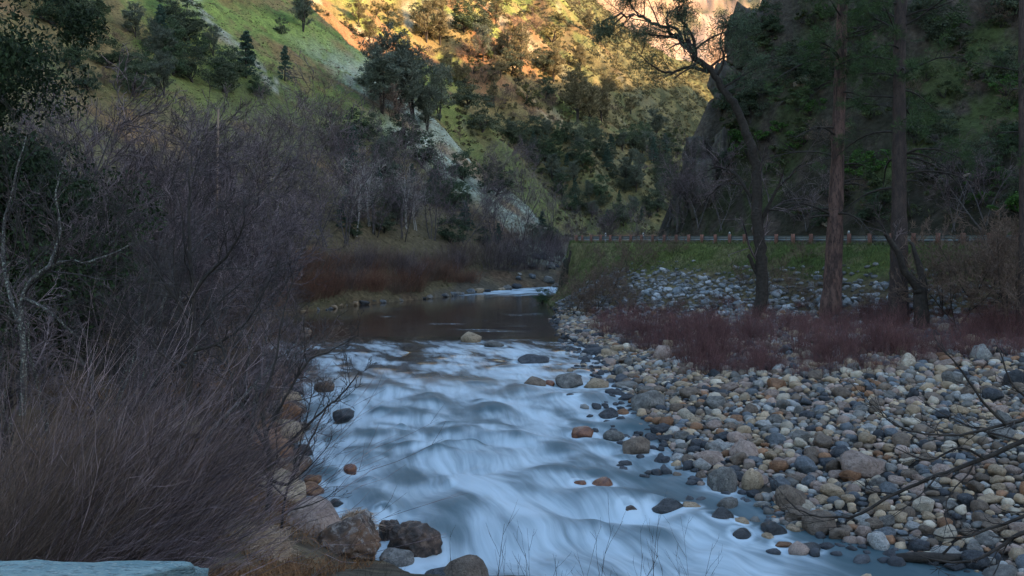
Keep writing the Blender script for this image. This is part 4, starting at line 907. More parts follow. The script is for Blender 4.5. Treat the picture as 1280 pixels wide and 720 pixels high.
# boulders and arching bushes stepping along the left shore
for i, (y, dx, s, c) in enumerate(((26.5, -.1, .42, 'brown'), (28.0, -.6, .7, 'tan'), (29.5, .25, .32, 'rust-orange'), (31, -.3, .6, 'brown'), (32.5, -.9, .8, 'rust-orange'), (34, .1, .42, 'dark grey'), (35.5, -.4, .75, 'tan'), (37.5, .15, .45, 'brown'), (39, -.6, .9, 'rust-orange'), (41, .2, .5, 'brown'), (43, -.2, .8, 'tan'), (45, .4, .5, 'dark grey'), (47, -.5, 1.0, 'rust-orange'), (49.5, .1, .6, 'brown'), (52, -.3, .9, 'brown'), (55, .2, .7, 'tan'), (30.2, -1.2, .6, 'brown'), (36.5, -1.4, .8, 'brown'), (42, -1.3, .9, 'rust-orange'))):
    x = left_edge(y) + dx; o = link('boulder', stone_mesh('angular' if i % 3 else 'rounded', i % 6, M_BROWNROCK if c == 'brown' else SM[c])); o.location = (x, y, max(zw(y), H1(x, y)) + s * .12); s *= 1.2; o.scale = (s, s * .9, s * .62); o.rotation_euler = (.1 * math.sin(i), .15 * math.cos(i * 2), i * 1.3)
    tag(o, 'rock', None, 'boulders along the left shore', c + ' boulder', 'along the left shore ' + ('by the straw mound' if y < 30 else 'under the overhanging twigs' if y < 40 else 'below the pool lip'))
for i, (y, dx, s) in enumerate(((27, -2.2, .42), (31, -1.6, .55), (34.5, -1.8, .6), (38, -1.5, .65), (42, -1.6, .75), (46, -1.4, .8), (51, -1.6, .85), (57, -1.5, .9))):
    x = left_edge(y) + dx; o = copy_any(BROWNB[i % 2], (x, y, H1(x, y)), i * 2.1, (s * 1.2, s * 1.2, s)); tag(o, 'bush', None, 'bare bushes of the left shore', 'bare brown bush', 'arching over the left shore', mid=(x, y, H1(x, y) + 1.5))
# near bare shrubs with lichened limbs
NEAR = [bare_tree(700 + k, 6.0, 3 + k % 2, .45, 9, 7, 5, 3, T_LICHEN, T_DARK if k % 2 else T_GREY, 'bare_alder', .10, .25, .0062, .8) for k in range(3)]
for px, Y, s, lb in ((232, 23, 1.0, 'dark forked alder rising above the middle of the wand thicket'), (70, 19, .95, 'lichened alder arching at the left frame edge'), (150, 26, 1.05, 'grey lichened alder between dark forked alder and left frame edge'), (300, 29, .9, 'spreading bare alder leaning over the left shore'), (10, 25, 1.1, 'tall bare alder in front of the dark evergreen'), (335, 36, .85, 'slender bare alder on the bank beside the pool lip'), (205, 32, 1.0, 'bare alder with pale twigs behind dark forked alder'), (110, 16, .8, 'low crooked alder just behind the wands')):
    x = (px - 640) / F * Y; o = copy_any([NEAR[0], NEAR[1], NEAR[2]][int(erng.integers(0, 3))], (x, Y, H1(x, Y)), float(erng.uniform(0, 6.28)), s); tag(o, 'tree', lb, GL)
# hand-laid boughs: photo pixels with a distance for each
def bough_tree(name, label, cat, base, boughs, bark, twig, kids=(7, 5, 4), ang=.75, ratio=.42, trop=(0, 0, .35), tw=.0045, wander=.14, seed=1, part_name='limb', leaf=None, t0=.2, group=None, sides=6):
    """base: foot (x, y, z); boughs: list of (points [(px, py, Y)...], r0, r1, twiggy)"""
    r = np.random.default_rng(seed); t = root(name, base); b0 = np.array(base)
    for bi, (pts, r0, r1, twiggy) in enumerate(boughs):
        Q = np.array([at(*p) if len(p) == 3 else np.array(p[:3]) for p in pts]) - b0
        tt = np.linspace(0, len(Q) - 1, max(8, len(Q) * 4)); k = np.clip(tt.astype(int), 0, len(Q) - 2); f = tt - k
        # Catmull-Rom through the points
        p0 = Q[np.maximum(k - 1, 0)]; p1 = Q[k]; p2 = Q[k + 1]; p3 = Q[np.minimum(k + 2, len(Q) - 1)]; f = f[:, None]
        P = .5 * (2 * p1 + (p2 - p0) * f + (2 * p0 - 5 * p1 + 4 * p2 - p3) * f ** 2 + (3 * p1 - p0 - 3 * p2 + p3) * f ** 3)
        P = np.concatenate([P, P[-1:] + (P[-1:] - P[-2:-1]) * .05]); 
        P = P + r.normal(0, .25 * min(r0, .12) * (3.2 if leaf and bi == 0 else 1), P.shape) * np.linspace(.3, 1, len(P))[:, None]
        R = np.append(np.linspace(r0, r1, len(P) - 1), .001)
        lb = part('trunk' if bi == 0 else part_name, MB().add(*tubes(P[None], R[None], 8 if bi == 0 else sides)), bark, t)
        if twiggy:
            c = MB(); PP, RR_ = P[None], R[None]
            for lv, n in enumerate(kids):
                ra_ = ratio if np.isscalar(ratio) else ratio[min(bi, 1)]; t00 = t0 if np.isscalar(t0) else t0[min(bi, 1)]
                PP, RR_ = grow(PP, RR_, int(n * (twiggy if lv == 0 else 1)) * (2 if lv == 0 and bi == 0 and leaf else 1), ang, ra_ if lv == 0 else .55, 6 - lv, wander, trop, .5, t00 if lv == 0 else .15, .35, r, rmin=tw)
                c.add(*tubes(PP, RR_, 3))
            part('twigs', c, twig, lb)
            if leaf:
                lm, n, size, spread = leaf
                C = PP[:, -1]; kk = r.integers(0, len(C), int(n * twiggy)); V = C[kk] + r.normal(0, spread, (len(kk), 3))
                part('needles', MB().add(*leaves(V, size, .22, r)), lm, lb)
    return tag(t, cat, label, group)
gx0 = (335 - 640) / F * 16.5
bough_tree('bare_shrub', 'dark bare shrub stretching twiggy boughs over the white water', 'shrub', (gx0, 16.5, H1(gx0, 16.5)), [
    ([(335, 640, 16.5), (338, 590, 16.6), (332, 540, 16.8), (318, 480, 17)], .055, .026, 1),
    ([(332, 545, 16.8), (355, 500, 16.9), (385, 452, 17), (410, 440, 17.1), (448, 418, 17.2)], .028, .009, 1.3),
    ([(336, 575, 16.6), (370, 545, 16.6), (405, 512, 16.6), (430, 490, 16.6), (449, 466, 16.6)], .030, .009, 1.3),
    ([(338, 600, 16.5), (362, 604, 16.4), (378, 570, 16.4), (396, 535, 16.4), (412, 500, 16.4)], .032, .008, 1.2),
    ([(336, 610, 16.5), (310, 598, 16.3), (296, 560, 16.2), (270, 520, 16)], .02, .007, 1.2),
    ([(333, 560, 16.7), (300, 500, 17.2), (280, 440, 17.6), (262, 380, 18)], .034, .010, 1.4),
    ([(325, 510, 17), (345, 450, 17.4), (352, 400, 17.6), (368, 345, 17.8)], .028, .008, 1.3)], B_DARK, T_DARK, (8, 4, 3), .7, .34, (0, 0, .4), .0062, seed=31)
gx1 = (352 - 640) / F * 13
bough_tree('bare_shrub', 'small bare sapling with a black crooked stem before the straw grass mound', 'shrub', (gx1, 13, H1(gx1, 13)), [
    ([(352, 660, 13), (356, 625, 13), (366, 590, 13), (374, 560, 13), (380, 530, 13)], .018, .006, 1),
    ([(357, 622, 13), (330, 598, 13), (312, 602, 13), (290, 612, 12.9)], .014, .006, .8),
    ([(362, 605, 13), (385, 585, 13.1), (408, 560, 13.1), (415, 545, 13.1)], .009, .004, 1),
    ([(354, 640, 13), (385, 632, 12.9), (408, 622, 12.8), (420, 612, 12.8)], .010, .004, .6),
    ([(340, 600, 13), (346, 570, 13), (345, 540, 13.1), (350, 515, 13.2)], .010, .004, 1.2)], B_DARK, T_DARK, (6, 4, 2), .6, .36, (0, 0, .4), .003, seed=32)
bough_tree('bare_alder', 'black-limbed alder with a tall forked trunk in the middle of the left thicket', 'tree', ((232 - 640) / F * 20, 20, H1((232 - 640) / F * 20, 20)), [
    ([(236, 500, 20), (238, 440, 20), (240, 385, 20), (238, 320, 20.2), (236, 250, 20.4), (240, 190, 20.6)], .075, .012, 1.5),
    ([(239, 372, 20), (258, 345, 20), (285, 318, 19.9), (303, 285, 19.8), (306, 255, 19.8)], .045, .010, 1.4),
    ([(240, 400, 20), (210, 360, 20.2), (185, 318, 20.3), (150, 270, 20.4)], .045, .010, 1.4),
    ([(238, 440, 20), (275, 428, 19.8), (310, 400, 19.7), (340, 345, 19.6)], .038, .008, 1.4),
    ([(237, 460, 20), (200, 440, 20.2), (165, 400, 20.3), (120, 372, 20.4)], .038, .008, 1.4)], B_DARK, T_DARK, (9, 6, 4), .75, .36, (0, 0, .3), .0052, seed=33, group=GL)
bough_tree('bare_alder', 'lichen-spotted alder with long bent grey limbs at the left frame edge', 'tree', ((25 - 640) / F * 17, 17, H1((25 - 640) / F * 17, 17)), [
    ([(28, 520, 17), (30, 440, 17), (26, 380, 17), (45, 345, 17), (75, 328, 17), (118, 325, 17), (165, 306, 17)], .06, .012, 1.5),
    ([(27, 372, 17), (55, 385, 16.9), (82, 408, 16.8), (100, 425, 16.8)], .032, .010, 1),
    ([(29, 420, 17), (10, 360, 17.2), (4, 290, 17.3), (20, 220, 17.4), (32, 170, 17.5)], .045, .010, 1.5),
    ([(60, 336, 17), (75, 290, 17.2), (70, 240, 17.3), (84, 190, 17.4)], .03, .008, 1.4)], T_LICHEN, T_DARK, (9, 6, 4), .75, .36, (0, 0, .3), .005, seed=34, group=GL)
# the wand thicket
n = 0
for Y, x0, x1, step in ((8.2, -80, 60, 46), (9.8, -90, 120, 44), (11.4, -80, 165, 42), (13.2, -70, 170, 46), (15.2, -50, 190, 60)):
    for px in np.arange(x0, x1, step):
        q = px + erng.uniform(-18, 18); y = Y + erng.uniform(-.6, .6); src = WAND if erng.uniform() < .52 else WANDB
        sc = erng.uniform(.78, 1.05) * (.82 if Y < 9 else 1 if Y < 11 else .75 if Y < 14 else .6) * (.8 if q > 240 else 1)
        put(src, q, y, sc, ('grey' if src is WAND else 'brown') + ' wand willow clump', ('nearest the teal rock' if Y < 9 else 'in the second row' if Y < 11 else 'in the middle of the thicket' if Y < 14 else 'at the thicket back') + (' towards the water' if q > 150 else ''), 'wand willows on the near left bank', 'bush', rz=float(erng.uniform(-.5, .5)), hgt=3)
# dry rust-coloured grass between the stems, and two straw mounds
def blades(C, L, w, lean, r, bias=(0, 0, 0)):
    n = len(C); d = unit(np.c_[r.normal(0, lean, (n, 2)), np.ones(n)] + np.array(bias)); s = unit(np.cross(d, r.normal(0, 1, (n, 3)))) * (w * r.uniform(.6, 1.3, n))[:, None]; L = (L * r.uniform(.5, 1.2, n))[:, None]
    sag = np.array([0, 0, -1.]) * L * .28; o_ = d * np.array([1, 1, 0]) * L * .25
    V = np.stack([C - s, C + s, C + d * L * .55 + s * .8, C + d * L * .55 - s * .8, C + d * L + sag + o_ + s * .15, C + d * L + sag + o_ - s * .15], 1).reshape(-1, 3)
    k = np.arange(n)[:, None] * 6
    return V, np.concatenate([k + np.array([[0, 1, 2, 3]]), k + np.array([[3, 2, 4, 5]])])
r = np.random.default_rng(44); mb = MB()
xs = r.uniform(-14, -3, 60000); ys = r.uniform(9, 48, 60000); z, reg, q = land(xs, ys, True); ok = (q['side'] < 0) & (q['dw'] > .3) & (q['dw'] < 7) & (fbm(xs / 1.5, ys / 1.5, 61, 3) > -.15); ok &= np.cumsum(ok) < 13000
mb.add(*blades(np.c_[xs, ys, z - .03][ok], .55, .007, .5, r)); me = mb.me('dry_grass'); me.materials.append(mat('grass_rust', (.15, .065, .03), (.24, .13, .06), scale=.5, island=.4, trans=.2)); o = link('dry_grass', me); o['kind'] = 'stuff'; o['label'] = 'rust and straw coloured dry grass under the left bank shrubs'
M_STRAW = mat('grass_straw', (.34, .235, .16), (.50, .375, .27), scale=1.2, island=.35, trans=.2); M_MOUND = mat('mound_straw', (.26, .18, .12), (.38, .28, .19), scale=3, bump=.8, bscale=14)
for px, py, w, h, Yd, lb in ((330, 700, 70, 44, 20.5, 'large straw-coloured grass mound beside the big pale tan boulder'), (446, 664, 44, 22, 25.0, 'small straw grass tuft just above the rusty brown block')):
    c = at(px, py, Yd); W = w / 2 * Yd / F; Hh = h * Yd / F; t = root('grass_tussock', tuple(c)); V, Fc = stone_shape(900 + w, 3, 2, 2.2, .12, .03); V = V * (W, W * .8, Hh); me = mesh('mound', V, Fc); me.materials.append(M_MOUND); link('mound', me, t)
    k = r.integers(0, len(Fc), 3000 if w > 80 else 1400); bb = r.dirichlet((1, 1, 1), len(k)); C = (V[Fc[k]] * bb[:, :, None]).sum(1); up = C[:, 2] > -.1 * Hh; C = C[up]
    part('blades', MB().add(*blades(C, .42 if w > 80 else .3, .008, .5, r, (0, -.2, -.75))), M_STRAW, t); tag(t, 'grass', lb)
# weeds in front of the lens, rooted on the near bank
WEED = [stem_clump(720 + k, 9, 1.0, .22, .18, .0042, T_DARK, (.05, 0, 0), 4, .4, .05, 1, 'dry_weed', kang=.45) for k in range(2)]
for px, Y, s, lb in ((640, 7.2, 1.0, 'thin dry weed stems before the rapid at the lower frame edge'), (745, 6.6, 1.15, 'tallest dry weed stems before the rapid at the lower edge'), (842, 7.6, 1.1, 'sparse dry weed stems near the bar side of the lower edge'), (455, 9.5, .9, 'single thin weed stems before the straw grass tuft')):
    x = (px - 640) / F * Y; zg = H1(x, Y); need = CAMH - (650 - HZ) / F * Y - zg
    o = copy_any(WEED[:], (x, Y, zg), float(erng.uniform(0, 6)), 1) if False else copy_any(WEED[px % 2], (x, Y, zg), float(erng.uniform(0, 6)), float(max(.6, need * s))); tag(o, 'weed', lb)
# dark evergreens of the upper left corner
G_DKOAK = mat('leaf_dark_oak', (.012, .022, .010), (.034, .055, .018), scale=1.5, island=.5, trans=.12)
BIG = [crown_tree('live_oak', 811, G_DKOAK, 'oak', 110000, .0062), crown_tree('live_oak', 812, G_DKOAK, 'oak', 110000, .0062)]
for px, Y, h, w_, lb, i in ((-55, 34, 17, .9, 'tall dark evergreen filling the upper frame corner above the bare trees', 0), (48, 42, 9.5, .7, 'smaller dark green evergreen below the corner evergreen', 1)):
    x = (px - 640) / F * Y; o = copy_any(BIG[i], (x, Y, H1(x, Y)), 1.3 * i + px, (h * w_, h * w_, h)); tag(o, 'tree', lb)
# pale snag among the bare trees
x = (273 - 640) / F * 54; zs = H1(x, 54); P = np.array([[0, 0, -.3], [.05, 0, 4], [-.1, .05, 7.5], [0, 0, CAMH + (HZ - 137) / F * 54 - zs]]); t = root('snag', (x, 54, zs)); part('trunk', MB().add(*tubes(np.concatenate([P, P[-1:] + [[.02, 0, .05]]])[None], np.array([[.09, .08, .07, .055, .01]]), 7)), mat('bark_orange_pale', (.18, .12, .085), (.30, .21, .155), scale=2, stretch=(1, 1, .2)), t)
part('limb', MB().add(*tubes(np.array([[[-.05, 0, 7.5], [.2, .1, 7.9], [.5, .1, 8.3]]]), np.array([[.06, .04, .02]]), 5)), B_GREY, t); tag(t, 'tree', 'bare pale orange trunk standing among grey bare trees')
# ------------------------------------------------------------------ right bank: tall pines, leaning tree, broken tree, red willows, guardrail
B_POND = mat('bark_ponderosa', (.055, .034, .030), (.14, .082, .068), scale=4, stretch=(1, 1, .28), bump=1.0, bscale=16, col3=(.02, .014, .013), s3=1.0, contrast=(.42, .58))
B_POND2 = mat('bark_ponderosa_dark', (.034, .025, .023), (.075, .052, .045), scale=5, stretch=(1, 1, .3), bump=1.0, bscale=16, col3=(.022, .018, .017), s3=1.2)
frng = np.random.default_rng(2024)
def ponderosa(label, pts, Y, bark, seed, htop):
    r = np.random.default_rng(seed); b = np.array(hit(pts[0][0], pts[0][1])); Y = b[1]
    base = np.array([b[0], Y, b[2]]); t = root('ponderosa_pine', tuple(base))
    Q = [np.array(at(px, py, Y)) for px, py, w in pts]; W = [w / 2.2 * Y / F for px, py, w in pts]
    Q[0] = Q[0] + np.array([0, 0, -.3]); top = Q[-1] + np.array([.3, 0, htop - (Q[-1][2] - base[2])]); Q.append((Q[-1] + top) / 2); W.append(W[-1] * .6); Q.append(top); W.append(.04)
    Q = np.array(Q) - base; tt = np.linspace(0, len(Q) - 1, 46); P = np.stack([np.interp(tt, np.arange(len(Q)), Q[:, i]) for i in range(3)], 1); R = np.interp(tt, np.arange(len(Q)), W)
    R = R * (1 + .04 * r.normal(0, 1, len(R))); V, q = tubes(P[None], R[None], 18)
    V = V * (1 + 0) ; c = np.repeat(P, 18, 0); V = c + (V - c) * (1 + .07 * fbm(np.arctan2((V - c)[:, 1], (V - c)[:, 0]) * 2.6, V[:, 2] * .7, seed, 3))[:, None]
    part('trunk', MB().add(V, q), bark, t)
    zmax = P[-1, 2]
    hs = list(r.uniform(5.5, 12, 13)) + list(r.uniform(12, 18.5, 17)) + list(r.uniform(18.5, zmax - 1, 14))
    for h in sorted(hs):
        x = np.interp(h, P[:, 2], P[:, 0]); y = np.interp(h, P[:, 2], P[:, 1]); rad = np.interp(h, P[:, 2], R); a = r.uniform(0, 6.28); L = r.uniform(1.8, 5.2) * (1 if h < 18 else max(.3, (zmax - h) / (zmax - 17)) * 1.1)
        d = np.array([[math.cos(a), math.sin(a) * .9, r.uniform(-.05, .5)]])
        B_ = walk(np.array([[x, y, h]]), d, np.array([L]), 8, .08, (0, 0, -1.0 if h < 15 else .2), r); RB = np.linspace(max(.05, rad * .2), .018, 8)[None]
        br = part('branch', MB().add(*tubes(B_, RB, 5)), B_DARK, t)
        P2, R2 = grow(B_, RB, 7, .8, .38, 5, .15, (0, 0, .1), .5, .25, .4, r, rmin=.008); tw = MB().add(*tubes(P2, R2, 3)); P3, R3 = grow(P2, R2, 3, .7, .5, 4, .2, (0, 0, .2), .6, .3, .5, r, rmin=.007); tw.add(*tubes(P3, R3, 3))
        part('twigs', tw, T_DARK, br)
        if h > 8.0 and r.uniform() < (.35 if h < 12 else .8 if h < 18 else 1):
            C = np.concatenate([P3[:, -1], P2[:, -1]]); kk = r.integers(0, len(C), 1000); o_ = unit(r.normal(0, 1, (1000, 3)) + [0, 0, .4]); part('needles', MB().add(*leaves(C[kk] + o_ * .2, .15, .14, r, dirs=o_)), G_POND, br)
    return tag(t, 'tree', label, 'tall pines on the bar')
ponderosa('tall straight pine with a reddish trunk behind the red willows', [(1037, 394, 30), (1041, 350, 25), (1043, 300, 22), (1047, 200, 18), (1050, 100, 16), (1053, 0, 14)], 53, B_POND, 51, 30)
ponderosa('tall dark-trunked pine beside the broken tree', [(1121, 404, 34), (1123, 370, 26), (1124, 300, 22), (1124, 200, 18), (1124, 100, 16.5), (1126, 0, 15.5)], 52, B_POND2, 52, 32)
def edge_tree():
    p = at(1278, 425, 46); z = H1(p[0], 46.); t = root('ponderosa_pine', (p[0], 46, z)); P = np.array([[0, 0, -.3], [.03, 0, 6], [-.05, 0, 13], [0, 0, 24]]); part('trunk', MB().add(*tubes(P[None], np.array([[.22, .17, .13, .04]]), 10)), B_POND2, t)
    r = np.random.default_rng(8)
    for h in r.uniform(5, 22, 16):
        B_ = walk(np.array([[0, 0, h]]), np.array([[math.cos(h * 9), math.sin(h * 9), .2]]), np.array([r.uniform(1.2, 2.6)]), 6, .1, (0, 0, -.5), r); RB = np.linspace(.04, .012, 6)[None]; br = part('branch', MB().add(*tubes(B_, RB, 5)), B_DARK, t)
        P2, R2 = grow(B_, RB, 7, .8, .4, 5, .15, (0, 0, .1), .5, .25, .4, r, rmin=.008); part('twigs', MB().add(*tubes(P2, R2, 3)), T_DARK, br)
        if h > 8: C = P2[:, -1]; kk = r.integers(0, len(C), 300); o_ = unit(r.normal(0, 1, (300, 3)) + [0, 0, .4]); part('needles', MB().add(*leaves(C[kk] + o_ * .2, .13, .14, r, dirs=o_)), G_POND, br)
    tag(t, 'tree', 'slim dark trunk standing at the frame edge beyond the broken tree', 'tall pines on the bar')
edge_tree()
# leaning grey pine
b = hit(948, 396); Y = b[1]; y_ = lambda d: Y + d
bough_tree('leaning_pine', 'crooked dark pine leaning over the river with needle tufts on its bent top', 'tree', (b[0], Y, b[2] - .2), [
    ([(948, 400, Y), (952, 355, Y), (952, 322, Y), (948, 290, Y), (946, 255, Y), (945, 210, Y), (938, 180, Y), (932, 164, Y), (924, 141, Y), (912, 122, Y), (894, 96, Y), (872, 73, Y), (861, 59, Y), (851, 48, Y), (840, 40, Y), (819, 30, Y), (800, 21, Y), (776, 19, Y), (752, 28, Y)], .42, .05, 1.3),
    ([(870, 68, Y), (865, 45, Y - .3), (849, 22, Y - .5), (846, 8, Y - .6)], .12, .04, 1.1),
    ([(851, 48, Y), (848, 38, Y + .4), (835, 30, Y + .7), (836, 16, Y + 1), (854, 6, Y + 1.2)], .12, .04, 1.0),
    ([(847, 47, Y), (830, 45, Y - .5), (811, 43, Y - 1), (797, 42, Y - 1.2)], .10, .03, .8),
    ([(811, 28, Y), (807, 48, Y), (802, 68, Y - .1)], .05, .035, 0),
    ([(886, 90, Y), (861, 84, Y + .5), (842, 90, Y + .9), (823, 87, Y + 1.2), (800, 69, Y + 1.5)], .13, .03, .9),
    ([(895, 97, Y), (905, 75, Y - .5), (900, 50, Y - .8), (908, 30, Y - 1)], .10, .03, 1.0),
    ([(800, 21, Y), (790, 8, Y + .2), (784, -6, Y + .3)], .06, .03, 1),
    ([(884, 86, Y), (905, 72, Y + .6), (935, 62, Y + 1)], .10, .03, 1.0),
    ([(866, 64, Y), (893, 45, Y + .3), (925, 36, Y + .8)], .09, .03, 1.1),
    ([(903, 110, Y), (930, 94, Y - .6), (952, 82, Y - 1)], .08, .03, .8),
    ([(780, 19, Y), (765, 32, Y - .3), (750, 40, Y - .5)], .06, .03, 1)], B_DARK, T_DARK, (9, 4, 3), .8, (.12, .42), (0, 0, .15), .011, seed=61, leaf=(mat('needle_leaning', (.05, .074, .045), (.10, .13, .072), scale=2, island=.4, trans=.1), 1500, .16, .19), t0=(.58, .3))
# bare oak growing against it: forked limbs and weeping grey twigs
bx, by, bz = hit(938, 392)
bough_tree('bare_oak', 'bare forked oak growing around the foot of the leaning pine', 'tree', (bx, by - 1, bz - .2), [
    ([(950, 396, by - 1), (951, 350, by - 1), (948, 300, by - 1), (958, 262, by - 1), (977, 230, by - 1.2), (1003, 205, by - 1.4)], .24, .05, 1.2),
    ([(951, 352, by - 1), (940, 328, by - 1.3), (936, 318, by - 1.4)], .16, .12, 0),
    ([(948, 300, by - 1), (944, 262, by - .8), (934, 240, by - .6), (917, 216, by - .4), (898, 209, by), (880, 216, by)], .15, .04, 1.3),
    ([(920, 220, by - .4), (900, 232, by), (880, 250, by + .3)], .08, .03, 1.2),
    ([(960, 262, by - 1), (985, 262, by - 1), (1005, 250, by - 1)], .08, .03, 1.2)], B_DARK, T_GREY, (9, 5, 4), .8, .4, (0, 0, -.35), .009, seed=62)
# broken tree
bx, by, bz = hit(1152, 404)
bough_tree('broken_tree', 'short black broken-off tree forking beside the dark pine', 'tree', (bx, by - 1.5, bz - .3), [
    ([(1152, 408, by - 1.5), (1151, 380, by - 1.5), (1149, 361, by - 1.5)], .42, .34, 0),
    ([(1149, 364, by - 1.5), (1140, 350, by - 1.6), (1130, 338, by - 1.7), (1120, 312, by - 1.8), (1110, 298, by - 1.9), (1106, 292, by - 2)], .26, .09, 0),
    ([(1112, 300, by - 1.9), (1102, 280, by - 2), (1092, 258, by - 2)], .06, .02, 1.0),
    ([(1153, 364, by - 1.5), (1152, 345, by - 1.5), (1146, 322, by - 1.4), (1138, 303, by - 1.3)], .27, .07, 0),
    ([(1118, 310, by - 1.8), (1118, 295, by - 1.7), (1124, 280, by - 1.6)], .08, .03, .8)], B_DARK, T_GREY, (8, 4, 3), .8, .5, (0, 0, .3), .008, seed=63)
# dark stump at the pool corner
p = np.array(at(705, 384, 99)); t = root('tree_stump', tuple(p)); r = np.random.default_rng(5)
P = np.array([[-.2, 0, -.4], [-.1, 0, 1.4], [.0, 0, 3.0], [.22, 0, 4.6], [.3, 0, 4.9]]); part('trunk', MB().add(*tubes(P[None], np.array([[.62, .5, .42, .3, .02]]), 9)), mat('bark_mossy', (.012, .011, .009), (.035, .034, .02), scale=2, bump=1, bscale=6), t)
part('limb', MB().add(*tubes(np.array([[[.1, 0, 3.6], [.5, 0, 4.6], [.65, 0, 5.6]]]), np.array([[.2, .16, .1]]), 6)), B_DARK, t); tag(t, 'tree stump', 'black broken stump at the pool corner below the road end')
o = put([PROTO['liveoak'][0]], 678, 101, 1.0, 'x', '', None, 'bush'); THINGS.pop(); o.location.z = 0.0; o.scale = (2.6, 2.2, 1.7); tag(o, 'bush', 'dark green bush standing in the water at the pool corner')
for px, py, Y in ((712, 398, 96), (700, 392, 97), (722, 392, 94), (690, 400, 92)): pass
# red willows in a band over the upper bar
i = 0; pts = []
while i < 150:
    px = frng.uniform(748, 1290) if i % 3 else frng.uniform(740, 900); py = frng.uniform(384, 474)
    lo = np.interp(px, [748, 800, 950, 1290], [392, 384, 384, 392]); hi_ = np.interp(px, [748, 800, 860, 1000, 1080, 1180, 1290], [418, 438, 472, 482, 470, 450, 452])
    if py < lo or py > hi_ or any(math.hypot((px - a) / 1.6, py - c) < 6.5 for a, c in pts): continue
    if vn(px / 38, py / 11, 3) < -.28 and px > 830: continue
    pts.append((px, py)); p = hit(px, py); s = frng.uniform(.5, 1.4) * (.7 if py > hi_ - 12 else .55 if py < 404 else .85 if py < 418 else 1.1)
    o = copy_any(REDW[int(frng.integers(0, 4))], tuple(p), float(frng.uniform(0, 6)), s)
    row = 'back row' if py < 405 else 'middle row' if py < 432 else 'front row'
    tag(o, 'bush', None, 'red willows on the bar', 'dark red willow tuft', f'{row} ' + third(px, 748, 1290, ['left of the leaning tree', 'below the leaning tree', 'below the reddish pine', 'below the dark pine', 'right of the broken tree']), mid=tuple(p + [0, 0, .6])); i += 1
# brown bushes against the embankment and dark brush at the right edge
for px, py, s, k in ((745, 392, .85, 0), (722, 388, .8, 1), (735, 378, .75, 0), (800, 330, .7, 1), (785, 345, .75, 0), (770, 358, .7, 1), (975, 355, .7, 0), (985, 375, .75, 1), (925, 360, .6, 0), (755, 372, .7, 0), (768, 388, .6, 1), (790, 394, .55, 0), (815, 396, .6, 1), (850, 394, .5, 0), (733, 396, .6, 1), (1010, 388, .55, 0), (1085, 392, .55, 1), (890, 392, .5, 0), (842, 318, .45, 1), (1000, 330, .45, 1), (745, 330, .5, 1)):
    p = hit(px, py); o = copy_any(BROWNB[k], tuple(p), px * 1.7, s * (.62 if px > 790 and py > 345 else .9)); tag(o, 'bush', None, 'brown bushes on the embankment', 'bare brown bush', 'by the black stump' if px < 750 else 'on the embankment below the road end' if px < 850 else 'behind the leaning tree foot', mid=tuple(p + [0, 0, 1]))
for px, py, s in ((1205, 405, 1.0), (1235, 398, 1.1), (1262, 410, 1.05), (1285, 400, 1.1), (1180, 392, .8), (1250, 375, 1.0), (1215, 370, .9)):
    p = hit(px, py); o = copy_any(BROWNB[int(px) % 2], tuple(p), px * 1.3, s); tag(o, 'bush', None, 'dark brush right of the pines', 'dark bare brush bush', 'right of the broken tree', mid=tuple(p + [0, 0, 1.5]))
# bare trees in front of the cliff face and over the far road
for px, py, s in ((850, 290, 1.0), (875, 288, 1.1), (900, 290, .9), (838, 282, .8), (862, 262, .7), (888, 240, .7), (1010, 288, .7), (1190, 290, .8), (1230, 286, .9)):
    p = hit(px, py); o = copy_any(BARE[int(px) % 5], tuple(p), px * 1.3, s); tag(o, 'tree', None, 'bare trees behind the road', 'bare grey tree', 'against the cliff behind the road' if px < 920 else 'behind the road rail right of the leaning tree', mid=tuple(p + [0, 0, 4]))
